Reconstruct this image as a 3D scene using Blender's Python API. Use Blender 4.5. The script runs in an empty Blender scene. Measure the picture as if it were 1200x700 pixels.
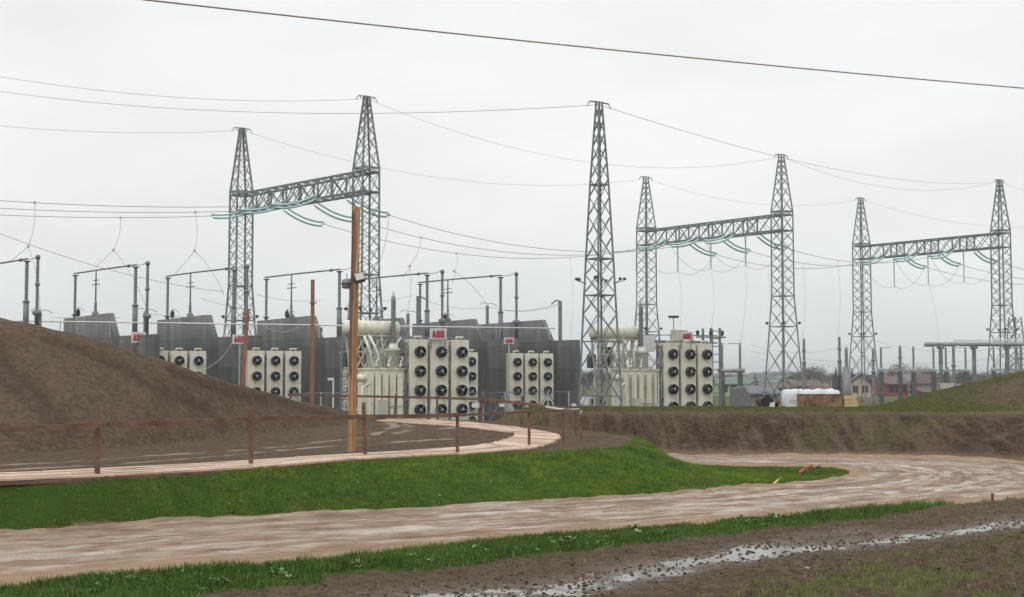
import bpy, math, random
import numpy as np
from mathutils import Vector, Matrix
random.seed(7); rng = np.random.default_rng(11)
sc = bpy.context.scene; COL = sc.collection
CAMZ = 3.0; F = 1600.0; PITCH = math.atan(93/1600.0)
cp, sp = math.cos(PITCH), math.sin(PITCH)
def ray(px, py):
    u = px-600.0; v = 350.0-py
    return u/(F*cp-v*sp), (F*sp+v*cp)/(F*cp-v*sp)
def P(px, py, D):
    a, b = ray(px, py); return Vector((a*D, D, CAMZ+b*D))
def G(px, py, z=0.0):
    a, b = ray(px, py); D = (z-CAMZ)/b; return Vector((a*D, D, z))
def XD(px, D): return (px-600.0)/1600.0*D

# ------------------------------------------------------------------ render / camera / world
cam = bpy.data.cameras.new('camera'); co = bpy.data.objects.new('camera', cam); COL.objects.link(co)
cam.sensor_width = 36; cam.lens = 48.0; cam.clip_start = 0.1; cam.clip_end = 9000
co.location = (0, 0, CAMZ); co.rotation_euler = (math.pi/2+PITCH, 0, 0); sc.camera = co
sc.view_settings.view_transform = 'Standard'; sc.view_settings.look = 'None'
sc.view_settings.gamma = 1; sc.view_settings.exposure = 0; sc.view_settings.use_curve_mapping = False
SUN_EL, SUN_AZ = math.radians(48), math.radians(205)   # azimuth clockwise from +Y
w = bpy.data.worlds.new('World'); sc.world = w; w.use_nodes = True
nt = w.node_tree; nt.nodes.clear()
def N(nt, t, **k):
    n = nt.nodes.new(t)
    for a, b in k.items(): setattr(n, a, b)
    return n
out = N(nt, 'ShaderNodeOutputWorld'); bg = N(nt, 'ShaderNodeBackground')
sky = N(nt, 'ShaderNodeTexSky', sky_type='NISHITA', sun_disc=False)
sky.sun_elevation = SUN_EL; sky.sun_rotation = SUN_AZ; sky.altitude = 100; sky.dust_density = 4
tc = N(nt, 'ShaderNodeTexCoord'); sep = N(nt, 'ShaderNodeSeparateXYZ'); nt.links.new(tc.outputs['Generated'], sep.inputs[0])
ramp = N(nt, 'ShaderNodeValToRGB'); nt.links.new(sep.outputs['Z'], ramp.inputs[0])
e = ramp.color_ramp.elements
e[0].position = 0.0; e[0].color = (7.9, 8.25, 8.4, 1)
e[1].position = 1.0; e[1].color = (14.0, 14.2, 14.2, 1)
for p_, c_ in ((0.05, (8.5, 8.8, 8.75, 1)), (0.13, (9.5, 9.7, 9.5, 1)), (0.28, (9.9, 10.05, 9.8, 1)), (0.5, (11.5, 11.7, 11.5, 1))):
    q = e.new(p_); q.color = c_
mp = N(nt, 'ShaderNodeMapping'); mp.inputs['Scale'].default_value = (2.0, 2.0, 6.0); nt.links.new(tc.outputs['Generated'], mp.inputs[0])
ns = N(nt, 'ShaderNodeTexNoise'); ns.inputs['Scale'].default_value = 2.2; ns.inputs['Detail'].default_value = 4; ns.inputs['Roughness'].default_value = 0.5
nt.links.new(mp.outputs[0], ns.inputs[0])
mr = N(nt, 'ShaderNodeMapRange'); mr.inputs[1].default_value = 0.3; mr.inputs[2].default_value = 0.7; mr.inputs[3].default_value = 0.93; mr.inputs[4].default_value = 1.05
nt.links.new(ns.outputs[0], mr.inputs[0])
vm = N(nt, 'ShaderNodeVectorMath', operation='SCALE'); nt.links.new(ramp.outputs[0], vm.inputs[0]); nt.links.new(mr.outputs[0], vm.inputs['Scale'])
mx = N(nt, 'ShaderNodeMix', data_type='RGBA'); mx.inputs[0].default_value = 0.93
nt.links.new(sky.outputs[0], mx.inputs[6]); nt.links.new(vm.outputs[0], mx.inputs[7])
nt.links.new(mx.outputs[2], bg.inputs[0]); bg.inputs[1].default_value = 0.1; nt.links.new(bg.outputs[0], out.inputs[0])
sl = bpy.data.lights.new('sun', 'SUN'); sl.energy = 0.9; sl.angle = math.radians(25); sl.color = (1, 0.97, 0.93)
so = bpy.data.objects.new('sun', sl); COL.objects.link(so)
dv = Vector((math.sin(SUN_AZ)*math.cos(SUN_EL), math.cos(SUN_AZ)*math.cos(SUN_EL), math.sin(SUN_EL)))
so.rotation_euler = dv.to_track_quat('Z', 'Y').to_euler(); so.location = dv*50

# ------------------------------------------------------------------ materials
def mat(name, col, rough=0.7, metal=0.0, col2=None, scale=3.0, bump=0.0, bscale=None, spec=0.5, detail=6, contrast=(0.35, 0.65), stretch=None):
    m = bpy.data.materials.new(name); m.use_nodes = True; nt = m.node_tree; b = nt.nodes['Principled BSDF']
    b.inputs['Roughness'].default_value = rough; b.inputs['Metallic'].default_value = metal
    b.inputs['Specular IOR Level'].default_value = spec
    tc = N(nt, 'ShaderNodeTexCoord'); src = tc.outputs['Object']
    if stretch:
        mp = N(nt, 'ShaderNodeMapping'); mp.inputs['Scale'].default_value = stretch; nt.links.new(src, mp.inputs[0]); src = mp.outputs[0]
    ns = N(nt, 'ShaderNodeTexNoise'); ns.inputs['Scale'].default_value = scale; ns.inputs['Detail'].default_value = detail
    ns.inputs['Roughness'].default_value = 0.6
    nt.links.new(src, ns.inputs[0])
    r = N(nt, 'ShaderNodeValToRGB'); nt.links.new(ns.outputs[0], r.inputs[0])
    c2 = col2 or tuple(c*0.72 for c in col)
    r.color_ramp.elements[0].position = contrast[0]; r.color_ramp.elements[0].color = (*c2, 1)
    r.color_ramp.elements[1].position = contrast[1]; r.color_ramp.elements[1].color = (*col, 1)
    nt.links.new(r.outputs[0], b.inputs['Base Color'])
    if bump:
        n2 = N(nt, 'ShaderNodeTexNoise'); n2.inputs['Scale'].default_value = bscale or scale*4; n2.inputs['Detail'].default_value = 5
        nt.links.new(src, n2.inputs[0])
        bp = N(nt, 'ShaderNodeBump'); bp.inputs['Strength'].default_value = bump; bp.inputs['Distance'].default_value = 0.05
        nt.links.new(n2.outputs[0], bp.inputs['Height']); nt.links.new(bp.outputs[0], b.inputs['Normal'])
    return m
M = {}
M['steel'] = mat('galvanised_steel', (0.21, 0.24, 0.26), 0.55, 0.0, (0.10, 0.115, 0.125), 2.0)
M['steel_dark'] = mat('dark_steel', (0.055, 0.06, 0.062), 0.5, 0.0, None, 3)
M['steel_light'] = mat('light_steel', (0.42, 0.45, 0.46), 0.5, 0.0, None, 3)
M['insul'] = mat('grey_insulator', (0.20, 0.225, 0.23), 0.35, 0, (0.15, 0.17, 0.175), 4)
M['brownins'] = mat('brown_porcelain', (0.045, 0.018, 0.014), 0.25, 0)
M['glassins'] = mat('teal_glass_insulator', (0.50, 0.73, 0.72), 0.12, 0, (0.36, 0.60, 0.59), 6)
M['wire'] = mat('wire', (0.19, 0.19, 0.19), 0.6, 0)
M['wire_light'] = mat('wire_light', (0.42, 0.42, 0.42), 0.6, 0)
M['cable'] = mat('brown_cable', (0.34, 0.26, 0.22), 0.6, 0)
M['cream'] = mat('cream_paint', (0.68, 0.665, 0.56), 0.42, 0, (0.44, 0.42, 0.34), 2.2, contrast=(0.28, 0.52), stretch=(1.6, 1.6, 0.3), detail=9)
M['creamdark'] = mat('darker_cream_paint', (0.50, 0.52, 0.44), 0.5, 0, (0.40, 0.41, 0.34), 2)  # slightly darker cream for support frames and control boxes
M['fan'] = mat('black_fan', (0.016, 0.019, 0.026), 0.35, 0)
M['fanhub'] = mat('fan_hub', (0.35, 0.38, 0.42), 0.35, 0.2)
M['white'] = mat('white_paint', (0.72, 0.73, 0.72), 0.5, 0, (0.58, 0.59, 0.58), 2)
M['signwhite'] = mat('sign_white', (0.60, 0.60, 0.60), 0.5, 0, (0.52, 0.52, 0.52), 3)
M['red'] = mat('sign_red', (0.50, 0.012, 0.03), 0.5, 0)
M['orange_wood'] = mat('orange_wood', (0.47, 0.23, 0.068), 0.6, 0, (0.27, 0.12, 0.035), 5, 0.3, 20, stretch=(6, 6, 0.5))
M['pole_wood'] = mat('brown_pole_wood', (0.33, 0.15, 0.075), 0.6, 0, (0.17, 0.07, 0.035), 5, 0.3, 20, stretch=(6, 6, 0.5))
M['brown_wood'] = mat('weathered_brown_wood', (0.19, 0.088, 0.048), 0.65, 0, (0.09, 0.042, 0.026), 4, 0.4, 20)
M['rail_wood'] = mat('wet_rail_wood', (0.20, 0.10, 0.065), 0.45, 0, (0.085, 0.04, 0.025), 2.5, 0.4, 20)
M['plank'] = mat('fresh_plank', (0.66, 0.475, 0.35), 0.36, 0, (0.42, 0.27, 0.175), 1.1, 0.3, 20, contrast=(0.3, 0.6))
M['glasslamp'] = mat('lamp_glass', (0.55, 0.55, 0.5), 0.1, 0)
M['roof_green'] = mat('roof_green', (0.12, 0.20, 0.15), 0.7); M['roof_brown'] = mat('roof_brown', (0.14, 0.10, 0.09), 0.8)
M['roof_grey'] = mat('roof_grey', (0.16, 0.17, 0.18), 0.8); M['roof_red'] = mat('roof_red', (0.12, 0.065, 0.06), 0.8)
M['wall_green'] = mat('wall_green', (0.33, 0.45, 0.24), 0.8); M['wall_beige'] = mat('wall_beige', (0.52, 0.42, 0.28), 0.8)
M['wall_red'] = mat('wall_red', (0.25, 0.065, 0.06), 0.8); M['wall_grey'] = mat('wall_grey', (0.26, 0.25, 0.24), 0.8)
M['wall_cream'] = mat('wall_cream', (0.62, 0.57, 0.42), 0.8); M['window'] = mat('window_dark', (0.03, 0.035, 0.04), 0.15)
M['bark'] = mat('bark', (0.09, 0.075, 0.065), 0.9, 0, None, 4)
M['twig_a'] = mat('bare_twigs', (0.135, 0.12, 0.115), 0.9, 0, (0.09, 0.08, 0.075), 0.4)
M['twig_b'] = mat('evergreen', (0.05, 0.075, 0.05), 0.9, 0, (0.03, 0.045, 0.03), 0.4)
M['twig_c'] = mat('autumn_crown', (0.12, 0.10, 0.06), 0.9, 0, (0.075, 0.06, 0.04), 0.4)
M['tarp'] = mat('white_tarp', (0.74, 0.76, 0.78), 0.35, 0, (0.58, 0.61, 0.64), 2.0, 0.5, 6)
M['yellow_wood'] = mat('yellow_wood', (0.62, 0.46, 0.22), 0.6, 0, (0.45, 0.32, 0.14), 4)
M['rust'] = mat('rust_panel', (0.30, 0.19, 0.11), 0.7, 0, (0.10, 0.045, 0.025), 2.2, contrast=(.42, .6))
M['car'] = mat('silver_car', (0.42, 0.43, 0.45), 0.25, 0.3)
M['rubber'] = mat('rubber', (0.02, 0.02, 0.02), 0.8)
M['redplastic'] = mat('red_tape', (0.42, 0.035, 0.012), 0.5)
M['kiosk'] = mat('kiosk_paint', (0.50, 0.48, 0.38), 0.6)
M['graphite'] = mat('grey_tube', (0.33, 0.35, 0.34), 0.4, 0, (0.22, 0.24, 0.235), 2)
M['dark_pillar'] = mat('dark_pillar', (0.10, 0.11, 0.10), 0.7, 0, (0.05, 0.055, 0.05), 2)

def concrete():
    m = bpy.data.materials.new('stained_concrete'); m.use_nodes = True; nt = m.node_tree; b = nt.nodes['Principled BSDF']
    b.inputs['Roughness'].default_value = 0.75
    tc = N(nt, 'ShaderNodeTexCoord'); o = tc.outputs['Object']; sep = N(nt, 'ShaderNodeSeparateXYZ'); nt.links.new(o, sep.inputs[0])
    mp = N(nt, 'ShaderNodeMapping'); mp.inputs['Scale'].default_value = (1.2, 1.2, 0.22); nt.links.new(o, mp.inputs[0])
    n1 = N(nt, 'ShaderNodeTexNoise'); n1.inputs['Scale'].default_value = 1.6; n1.inputs['Detail'].default_value = 8; n1.inputs['Roughness'].default_value = 0.65; nt.links.new(mp.outputs[0], n1.inputs[0])
    n2 = N(nt, 'ShaderNodeTexNoise'); n2.inputs['Scale'].default_value = 0.7; n2.inputs['Detail'].default_value = 3; nt.links.new(o, n2.inputs[0])
    # damp stain: everything below an uneven line
    ma = N(nt, 'ShaderNodeMath', operation='MULTIPLY_ADD'); nt.links.new(n2.outputs[0], ma.inputs[0]); ma.inputs[1].default_value = 1.6; nt.links.new(sep.outputs['Z'], ma.inputs[2])
    mr = N(nt, 'ShaderNodeMapRange'); mr.inputs[1].default_value = 5.6; mr.inputs[2].default_value = 7.0; nt.links.new(ma.outputs[0], mr.inputs[0])
    r = N(nt, 'ShaderNodeValToRGB'); nt.links.new(n1.outputs[0], r.inputs[0]); r.color_ramp.elements[0].position = 0.3; r.color_ramp.elements[1].position = 0.72
    r.color_ramp.elements[0].color = (0.055, 0.062, 0.06, 1); r.color_ramp.elements[1].color = (0.135, 0.148, 0.14, 1)
    r2 = N(nt, 'ShaderNodeValToRGB'); nt.links.new(n1.outputs[0], r2.inputs[0]); r2.color_ramp.elements[0].position = 0.3; r2.color_ramp.elements[1].position = 0.72
    r2.color_ramp.elements[0].color = (0.14, 0.15, 0.145, 1); r2.color_ramp.elements[1].color = (0.25, 0.265, 0.25, 1)
    mx = N(nt, 'ShaderNodeMix', data_type='RGBA'); nt.links.new(mr.outputs[0], mx.inputs[0]); nt.links.new(r.outputs[0], mx.inputs[6]); nt.links.new(r2.outputs[0], mx.inputs[7])
    fl = N(nt, 'ShaderNodeVectorMath', operation='SNAP'); nt.links.new(o, fl.inputs[0]); fl.inputs[1].default_value = (1.6, 50, 1.8)
    wn_ = N(nt, 'ShaderNodeTexWhiteNoise'); nt.links.new(fl.outputs[0], wn_.inputs[0])
    mv = N(nt, 'ShaderNodeMapRange'); mv.inputs[3].default_value = .82; mv.inputs[4].default_value = 1.22; nt.links.new(wn_.outputs[0], mv.inputs[0])
    pm = N(nt, 'ShaderNodeVectorMath', operation='SCALE'); nt.links.new(mx.outputs[2], pm.inputs[0]); nt.links.new(mv.outputs[0], pm.inputs['Scale'])
    # panel joints every 2.6 m along, one at 3.6 m height
    def line(sock, period, off, wd):
        a = N(nt, 'ShaderNodeMath', operation='ADD'); nt.links.new(sock, a.inputs[0]); a.inputs[1].default_value = off
        p = N(nt, 'ShaderNodeMath', operation='PINGPONG'); nt.links.new(a.outputs[0], p.inputs[0]); p.inputs[1].default_value = period
        l = N(nt, 'ShaderNodeMath', operation='LESS_THAN'); nt.links.new(p.outputs[0], l.inputs[0]); l.inputs[1].default_value = wd; return l.outputs[0]
    l1 = line(sep.outputs['Z'], 0.9, 0.1, 0.022); l2 = line(sep.outputs['X'], 1.6, 40.3, 0.02)
    mxx = N(nt, 'ShaderNodeMath', operation='MAXIMUM'); nt.links.new(l1, mxx.inputs[0]); nt.links.new(l2, mxx.inputs[1])
    sc_ = N(nt, 'ShaderNodeMath', operation='MULTIPLY'); nt.links.new(mxx.outputs[0], sc_.inputs[0]); sc_.inputs[1].default_value = 0.45
    m2 = N(nt, 'ShaderNodeMix', data_type='RGBA'); nt.links.new(sc_.outputs[0], m2.inputs[0]); nt.links.new(pm.outputs[0], m2.inputs[6]); m2.inputs[7].default_value = (0.03, 0.034, 0.032, 1)
    nt.links.new(m2.outputs[2], b.inputs['Base Color'])
    return m
M['concrete'] = concrete()

# ------------------------------------------------------------------ mesh helpers
class MB:
    def __init__(s): s.v = []; s.f = []; s.mi = []; s.cur = 0
    def add(s, vs, fs):
        n = len(s.v); s.v.extend([tuple(v) for v in vs]); s.f.extend([tuple(i+n for i in f) for f in fs]); s.mi.extend([s.cur]*len(fs)); return s
    def box(s, x0, x1, y0, y1, z0, z1):
        return s.add([(x0,y0,z0),(x1,y0,z0),(x1,y1,z0),(x0,y1,z0),(x0,y0,z1),(x1,y0,z1),(x1,y1,z1),(x0,y1,z1)],
                     [(0,3,2,1),(4,5,6,7),(0,1,5,4),(1,2,6,5),(2,3,7,6),(3,0,4,7)])
    def bar(s, p, q, wd, h=None, up=None):
        p, q = Vector(p), Vector(q); d = (q-p)
        if d.length < 1e-6: return s
        d.normalize(); h = h or wd
        up = Vector(up) if up else (Vector((0,0,1)) if abs(d.z) < 0.9 else Vector((0,1,0)))
        a = d.cross(up).normalized(); b = a.cross(d).normalized()
        vs = []
        for o in (p, q):
            for i, j in ((-1,-1),(1,-1),(1,1),(-1,1)): vs.append(o+a*(i*wd/2)+b*(j*h/2))
        return s.add(vs, [(0,1,2,3),(7,6,5,4),(0,4,5,1),(1,5,6,2),(2,6,7,3),(3,7,4,0)])
    def tube(s, pts, r, n=8, caps=True):
        pts = [Vector(p) for p in pts]; rs = r if isinstance(r, (list, tuple)) else [r]*len(pts)
        vs = []; fs = []; prev = None
        for i, p in enumerate(pts):
            d = (pts[min(i+1, len(pts)-1)]-pts[max(i-1, 0)])
            if d.length < 1e-9: d = Vector((0,0,1))
            d.normalize()
            if prev is None: a = d.cross(Vector((0.13,0.21,0.97)) if abs(d.z) < 0.9 else Vector((0,1,0.1))).normalized()
            else: a = (prev-d*prev.dot(d)).normalized()
            prev = a; b = d.cross(a)
            for k in range(n):
                t = 2*math.pi*k/n; vs.append(p+(a*math.cos(t)+b*math.sin(t))*rs[i])
        for i in range(len(pts)-1):
            for k in range(n):
                k2 = (k+1) % n; fs.append((i*n+k, i*n+k2, (i+1)*n+k2, (i+1)*n+k))
        if caps: fs.append(tuple(range(n-1, -1, -1))); fs.append(tuple(range((len(pts)-1)*n, len(pts)*n)))
        return s.add(vs, fs)
    def lathe(s, prof, o=(0,0,0), axis='z', n=12):
        vs = []; fs = []; o = Vector(o)
        for r, h in prof:
            for k in range(n):
                t = 2*math.pi*k/n; c, d = math.cos(t)*max(r, 1e-4), math.sin(t)*max(r, 1e-4)
                vs.append(o+Vector({'z': (c,d,h), 'y': (d,h,c), 'x': (h,c,d)}[axis]))
        for i in range(len(prof)-1):
            for k in range(n):
                k2 = (k+1) % n; fs.append((i*n+k, i*n+k2, (i+1)*n+k2, (i+1)*n+k))
        fs.append(tuple(range(n-1, -1, -1))); fs.append(tuple(range((len(prof)-1)*n, len(prof)*n)))
        return s.add(vs, fs)
    def prism(s, prof, y0, y1):            # prof (x,z) CCW seen from -y
        n = len(prof); vs = [(x, y0, z) for x, z in prof]+[(x, y1, z) for x, z in prof]
        fs = [tuple(range(n)), tuple(range(2*n-1, n-1, -1))]+[(i, i+n, (i+1) % n+n, (i+1) % n) for i in range(n)]
        return s.add(vs, fs)
    def build(s, name, m, parent=None, smooth=False, loc=None, rz=0):
        me = bpy.data.meshes.new(name); me.from_pydata(s.v, [], s.f)
        ms = m if isinstance(m, (list, tuple)) else [m]
        for k in ms: me.materials.append(M[k] if isinstance(k, str) else k)
        if len(ms) > 1: me.polygons.foreach_set('material_index', s.mi)
        if smooth: me.polygons.foreach_set('use_smooth', [True]*len(s.f))
        me.update()
        o = bpy.data.objects.new(name, me); COL.objects.link(o)
        if parent: o.parent = parent
        if loc is not None: o.location = loc
        if rz: o.rotation_euler.z = rz
        return o
def tag(o, label=None, cat=None, group=None, kind=None):
    if label: o['label'] = label
    if cat: o['category'] = cat
    if group: o['group'] = group
    if kind: o['kind'] = kind
    return o
def thing(name, label, cat, loc=(0,0,0), rz=0, group=None):
    o = bpy.data.objects.new(name, None); COL.objects.link(o); o.location = loc; o.rotation_euler = (0,0,rz); o.empty_display_size = 0.3
    return tag(o, label, cat, group)
def copy_tree(o, parent=None):
    c = o.copy(); COL.objects.link(c); c.parent = parent
    for ch in [x for x in CH.get(o.name, [])]: copy_tree(ch, c)
    return c
CH = {}
def reg():
    CH.clear()
    for o in bpy.data.objects:
        if o.parent: CH.setdefault(o.parent.name, []).append(o)

# ------------------------------------------------------------------ terrain maths
def vn(x, y, seed=0):
    r = np.random.default_rng(seed); T = r.random((256, 256))
    xi = np.floor(x).astype(np.int64); yi = np.floor(y).astype(np.int64); fx = x-xi; fy = y-yi
    fx = fx*fx*(3-2*fx); fy = fy*fy*(3-2*fy); xi %= 256; yi %= 256; x1 = (xi+1) % 256; y1 = (yi+1) % 256
    return (T[xi, yi]*(1-fx)+T[x1, yi]*fx)*(1-fy)+(T[xi, y1]*(1-fx)+T[x1, y1]*fx)*fy - 0.5
def fbm(x, y, seed=0, oct=4, gain=0.5):
    z = 0; a = 1.0
    for i in range(oct): z = z+a*vn(x*2**i+17.3*i, y*2**i+5.1*i, seed+i); a *= gain
    return z
def segdist(x, y, pts):
    d = np.full(x.shape, 1e9)
    for (ax, ay), (bx, by) in zip(pts[:-1], pts[1:]):
        vx, vy = bx-ax, by-ay; L = vx*vx+vy*vy+1e-12
        t = np.clip(((x-ax)*vx+(y-ay)*vy)/L, 0, 1); d = np.minimum(d, np.hypot(x-ax-t*vx, y-ay-t*vy))
    return d
def inside(x, y, poly):
    c = np.zeros(x.shape, bool); n = len(poly)
    for i in range(n):
        x0, y0 = poly[i]; x1, y1 = poly[(i+1) % n]
        if y0 == y1: continue
        cond = ((y0 > y) != (y1 > y)) & (x < (x1-x0)*(y-y0)/(y1-y0)+x0); c ^= cond
    return c
def sdist(x, y, poly):       # positive outside
    d = segdist(x, y, list(poly)+[poly[0]]); return np.where(inside(x, y, poly), -d, d)
def ss(t): t = np.clip(t, 0, 1); return t*t*(3-2*t)
ROAD_I = [(-30,13),(-18,20.9),(-10,26.7),(-7,28.9),(-3.4,31),(.85,33.8),(4,35.8),(6.1,37.8),(8.75,40),(10.2,41.8),(10.9,43.6),(11.15,45),(10.9,46.2),(9.6,46.9),(7.5,47.1),(5.6,47.7),(4.8,49.5)]
ROAD_O = [(-25,6),(-13,15.8),(-6.6,20.9),(-2.9,23.0),(.5,26.1),(4.0,28.6),(7.5,31),(10.2,32.7),(13.4,34.8),(16.5,37),(18.7,40.5),(19.6,44.5),(18.6,49),(16.2,52.2),(12.5,53.3),(8,53.6),(4.0,54.5)]
ROADP = ROAD_I+ROAD_O[::-1]
TERR = [(-60,10),(-14,25.0),(-10.6,27.6),(-8.9,28.4),(-6.1,31.6),(-3.8,35.0),(-1.5,36.9),(.65,38.6),(3.1,41.3),(4.0,44.5),(4.1,47),(3.2,49.5),(1.7,51.5),(.8,54),(-.6,57),(-3,59.3),(-9,60),(-30,60),(-60,60)]
PLAT_LIP = [(45,38),(26,46.5),(22.2,51.3),(20,54.2),(16.5,56.6),(9,57.6),(3.6,58),(1.5,58.4),(.3,59.6)]
PLAT = PLAT_LIP+[(.3,62),(1.5,65),(4,66),(30,66),(60,64),(60,38)]
PUD = [G(px, py).xy[:] for px, py in ((420,712),(520,699),(640,692),(700,683),(800,661),(880,648),(930,642),(1000,637),(1100,625),(1200,612),(1280,603))]
PUD2 = [G(px, py).xy[:] for px, py in ((870,641),(960,627),(1030,622))]
VERGE = [(-13,15.3),(-6.4,20.7),(-2.7,22.9),(.5,26.0),(4.0,28.5),(7.5,30.9),(9.7,32.4),(10.8,32.9),(12.4,34.1),(12.6,34.0),(9.9,31.8),(8.6,30.1),(7.1,28.7),(5.05,27.1),(2.3,24.8),(0,22.4),(-3.9,19.3),(-7,15)]
LOWG = [G(px, py).xy[:] for px, py in ((780,715),(827,693),(967,665),(1060,647),(1200,622),(1300,606))]
LOWP = LOWG+[(40,30),(40,5),(3,5)]
_rp = [(-60,361,46),(0,372,46),(70,388.5,46),(110,399,46),(150,412,46.5),(200,426.5,47.5),(250,443,49),(300,457,51),(350,470,53),(400,480,55),(430,486,56.5),(455,490.5,57.5),(480,496,58.5)]
RIDGE_X = np.array([-60,-40,-28,-22]+[XD(p, d) for p, _, d in _rp]+[-3.2,60]); RIDGE_X[3] = -22
RIDGE_Z = np.array([5.2,6.6,6.7,6.2]+[CAMZ+(443-y_)*d/1600 for _, y_, d in _rp]+[0,0])
RIDGE_Y = np.array([46,46,46,46]+[d for _, _, d in _rp]+[59,59])
GROOVES = []
def terrain(x, y, fine=True):
    dr = sdist(x, y, ROADP); dt = sdist(x, y, TERR); dp = sdist(x, y, PLAT)
    n1 = fbm(x*.22, y*.22, 3, 3); n2 = fbm(x*1.3, y*1.3, 9, 4); n3 = fbm(x*4.5, y*4.5, 21, 3)
    # terrace
    zt = .9+.3*ss((y-40)/18)
    wt = np.clip(np.minimum(np.maximum(dt, 0)+np.maximum(dr, 0)+.15, 4.2), 1.0, 4.2)
    wt = np.where(y > 50, 2.2, np.minimum(wt, 4.2-2.3*ss((y-40.5)/4)))
    tt = np.clip(dt/wt, 0, 1); z_t = zt*(1-(0.55*ss(tt)+0.45*tt)); z_t = np.where(dt < 0, zt, z_t)
    # plateau
    dl = segdist(x, y, PLAT_LIP)
    zp = 1.6+ss(dl/9)*np.clip((x-17.2)*.235, 0, 4.0)*ss((x-16)/3)
    wp = np.where(y > 61, 2.4, np.clip(np.maximum(dp, 0)+np.maximum(dr, 0)+.1, 2.5, 5.0)); wp = np.where((x < 1.5) & (y > 56), 2.6, wp)
    tp = np.clip((dp+n2*.25)/wp, 0, 1); z_p = zp*(1-(0.35*ss(tp)+0.65*tp)); z_p = np.where(dp < -.3, zp, z_p)
    z = np.maximum(z_t, z_p)
    zb = z.copy()
    # mound
    zr = np.interp(x, RIDGE_X, RIDGE_Z); hr = np.maximum(zr-zt, 0); L = hr*2.15+.3
    q = np.abs(y-np.interp(x, RIDGE_X, RIDGE_Y))/L; f = np.where(q < .12, 1-q*q*3.2, 1-(.0461+(q-.12)*(1-.0461)/.88)); f = np.clip(f, 0, 1)
    f = f*(1-.10*np.sin(np.pi*f)) 
    zm = zt+hr*f; mound = ss(hr*f/.5)*(dt < 0)
    z = np.where(dt < 0, np.maximum(z, zm), z)
    # noise by zone
    road = ss((.35-dr)/.5)
    near = (y < 70)
    amp = np.where(near, 1.0, 0.4)
    embank = ss(tp*4)*ss((1-tp)*4)*(dp > 0)*(y < 62)*(z_p > z_t)
    z = z+(.035*n1+.035*n2*(1+embank*.4)+.012*n3)*amp*(1-road)
    z = z+mound*(.028*n2+.08*n1+.020*n3)
    for pts, dep, wd in GROOVES: z = z-dep*mound*np.exp(-(segdist(x, y, pts)/wd)**2)
    # erosion furrows on the cut embankment (run down slope)
    fur = fbm(x*1.9+y*1.0, y*.15, 33, 4); z = z+embank*(.15*fur+.035*n3)
    z = z-.10*road
    # mud field with puddle trough
    mud = ss((28-y)/3+ (x-6)*.15)*0+1
    field = inside(x, y, [(-8,14),(-3.9,19.2),(0,22.3),(2.3,24.7),(5.05,27),(7.1,28.6),(8.6,30),(9.9,31.7),(12.9,34.2),(16.5,36.6),(40,40),(40,5),(-8,5)])
    dpud = segdist(x, y, PUD); dp2 = segdist(x, y, PUD2)
    wpud = .38+.55*(vn(x*.5, y*.5, 77)+.5)
    tro = np.exp(-(dpud/wpud)**2)+.55*np.exp(-(dp2/.35)**2)
    n4 = fbm(x*3.1, y*3.1, 55, 4, .6); n5 = fbm(x*1.1, y*2.4, 61, 3)
    n6 = fbm(x*5.5, y*5.5, 201, 2, .6); z = z+field*(.045*n4+.032*n6+.040*n5-.075*tro+.034)
    low = ss(-sdist(x, y, LOWP)/1.6); z = z+field*low*(.12+.10*n4)
    # slight soft swell of the grass bank and verge
    vg = sdist(x, y, VERGE); z = z+.07*ss(-vg/.5)
    return z, dict(dr=dr, dt=dt, dp=dp, mound=mound, embank=embank, road=road, field=field, low=low, tro=tro, vg=vg, n1=n1, n2=n2, n3=n3, n4=n4, tp=tp)
def hit(px, py):
    Ds = np.arange(24, 62, .15); a, b_ = ray(px, py); x, y = a*Ds, Ds; z, _ = terrain(x[None], y[None]); under = (CAMZ+b_*Ds) < z[0]
    i = int(np.argmax(under)) if under.any() else len(Ds)-1; return (float(x[i]), float(y[i]))
GROOVES = []
GROOVES = [([hit(*q) for q in pts], dep, wd) for pts, dep, wd in (
    ([(-8,408),(30,443),(62,480),(88,513),(100,530)], .13, .26), ([(-8,436),(30,466),(66,504),(80,524)], .09, .18), ([(58,399),(100,416),(140,434),(187,460),(247,481)], .10, .17),
    ([(200,436),(250,455),(313,472)], .07, .15), ([(300,458),(350,476),(400,492)], .07, .15), ([(225,470),(260,500)], .05, .2), ([(0,500),(30,530)], .05, .15))]
def grow(a, b, d0, k):
    o = [a]; d = d0
    while o[-1] < b: o.append(o[-1]+d); d *= k
    return o
xr = grow(30, 3500, .3, 1.13); xl = [-v for v in grow(30, 3500, .3, 1.13)][::-1]
xs = np.array(xl[:-1]+list(np.arange(-30, -6, .16))+list(np.arange(-6, 17, .09))+list(np.arange(17, 30, .16))+xr)
ys = np.array([-300,-150,-80,-40,-20,-8,0,5,9,12,14,15.5,16.5]+list(np.arange(17, 34, .085))+list(np.arange(34, 68, .2))+grow(68, 4000, .3, 1.09))
XX, YY = np.meshgrid(xs, ys)
ZZ, K = terrain(XX, YY)
def attr(me, name, arr):
    a = me.color_attributes.new(name, 'FLOAT_COLOR', 'POINT'); a.data.foreach_set('color', arr.astype(np.float32).ravel())
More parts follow.
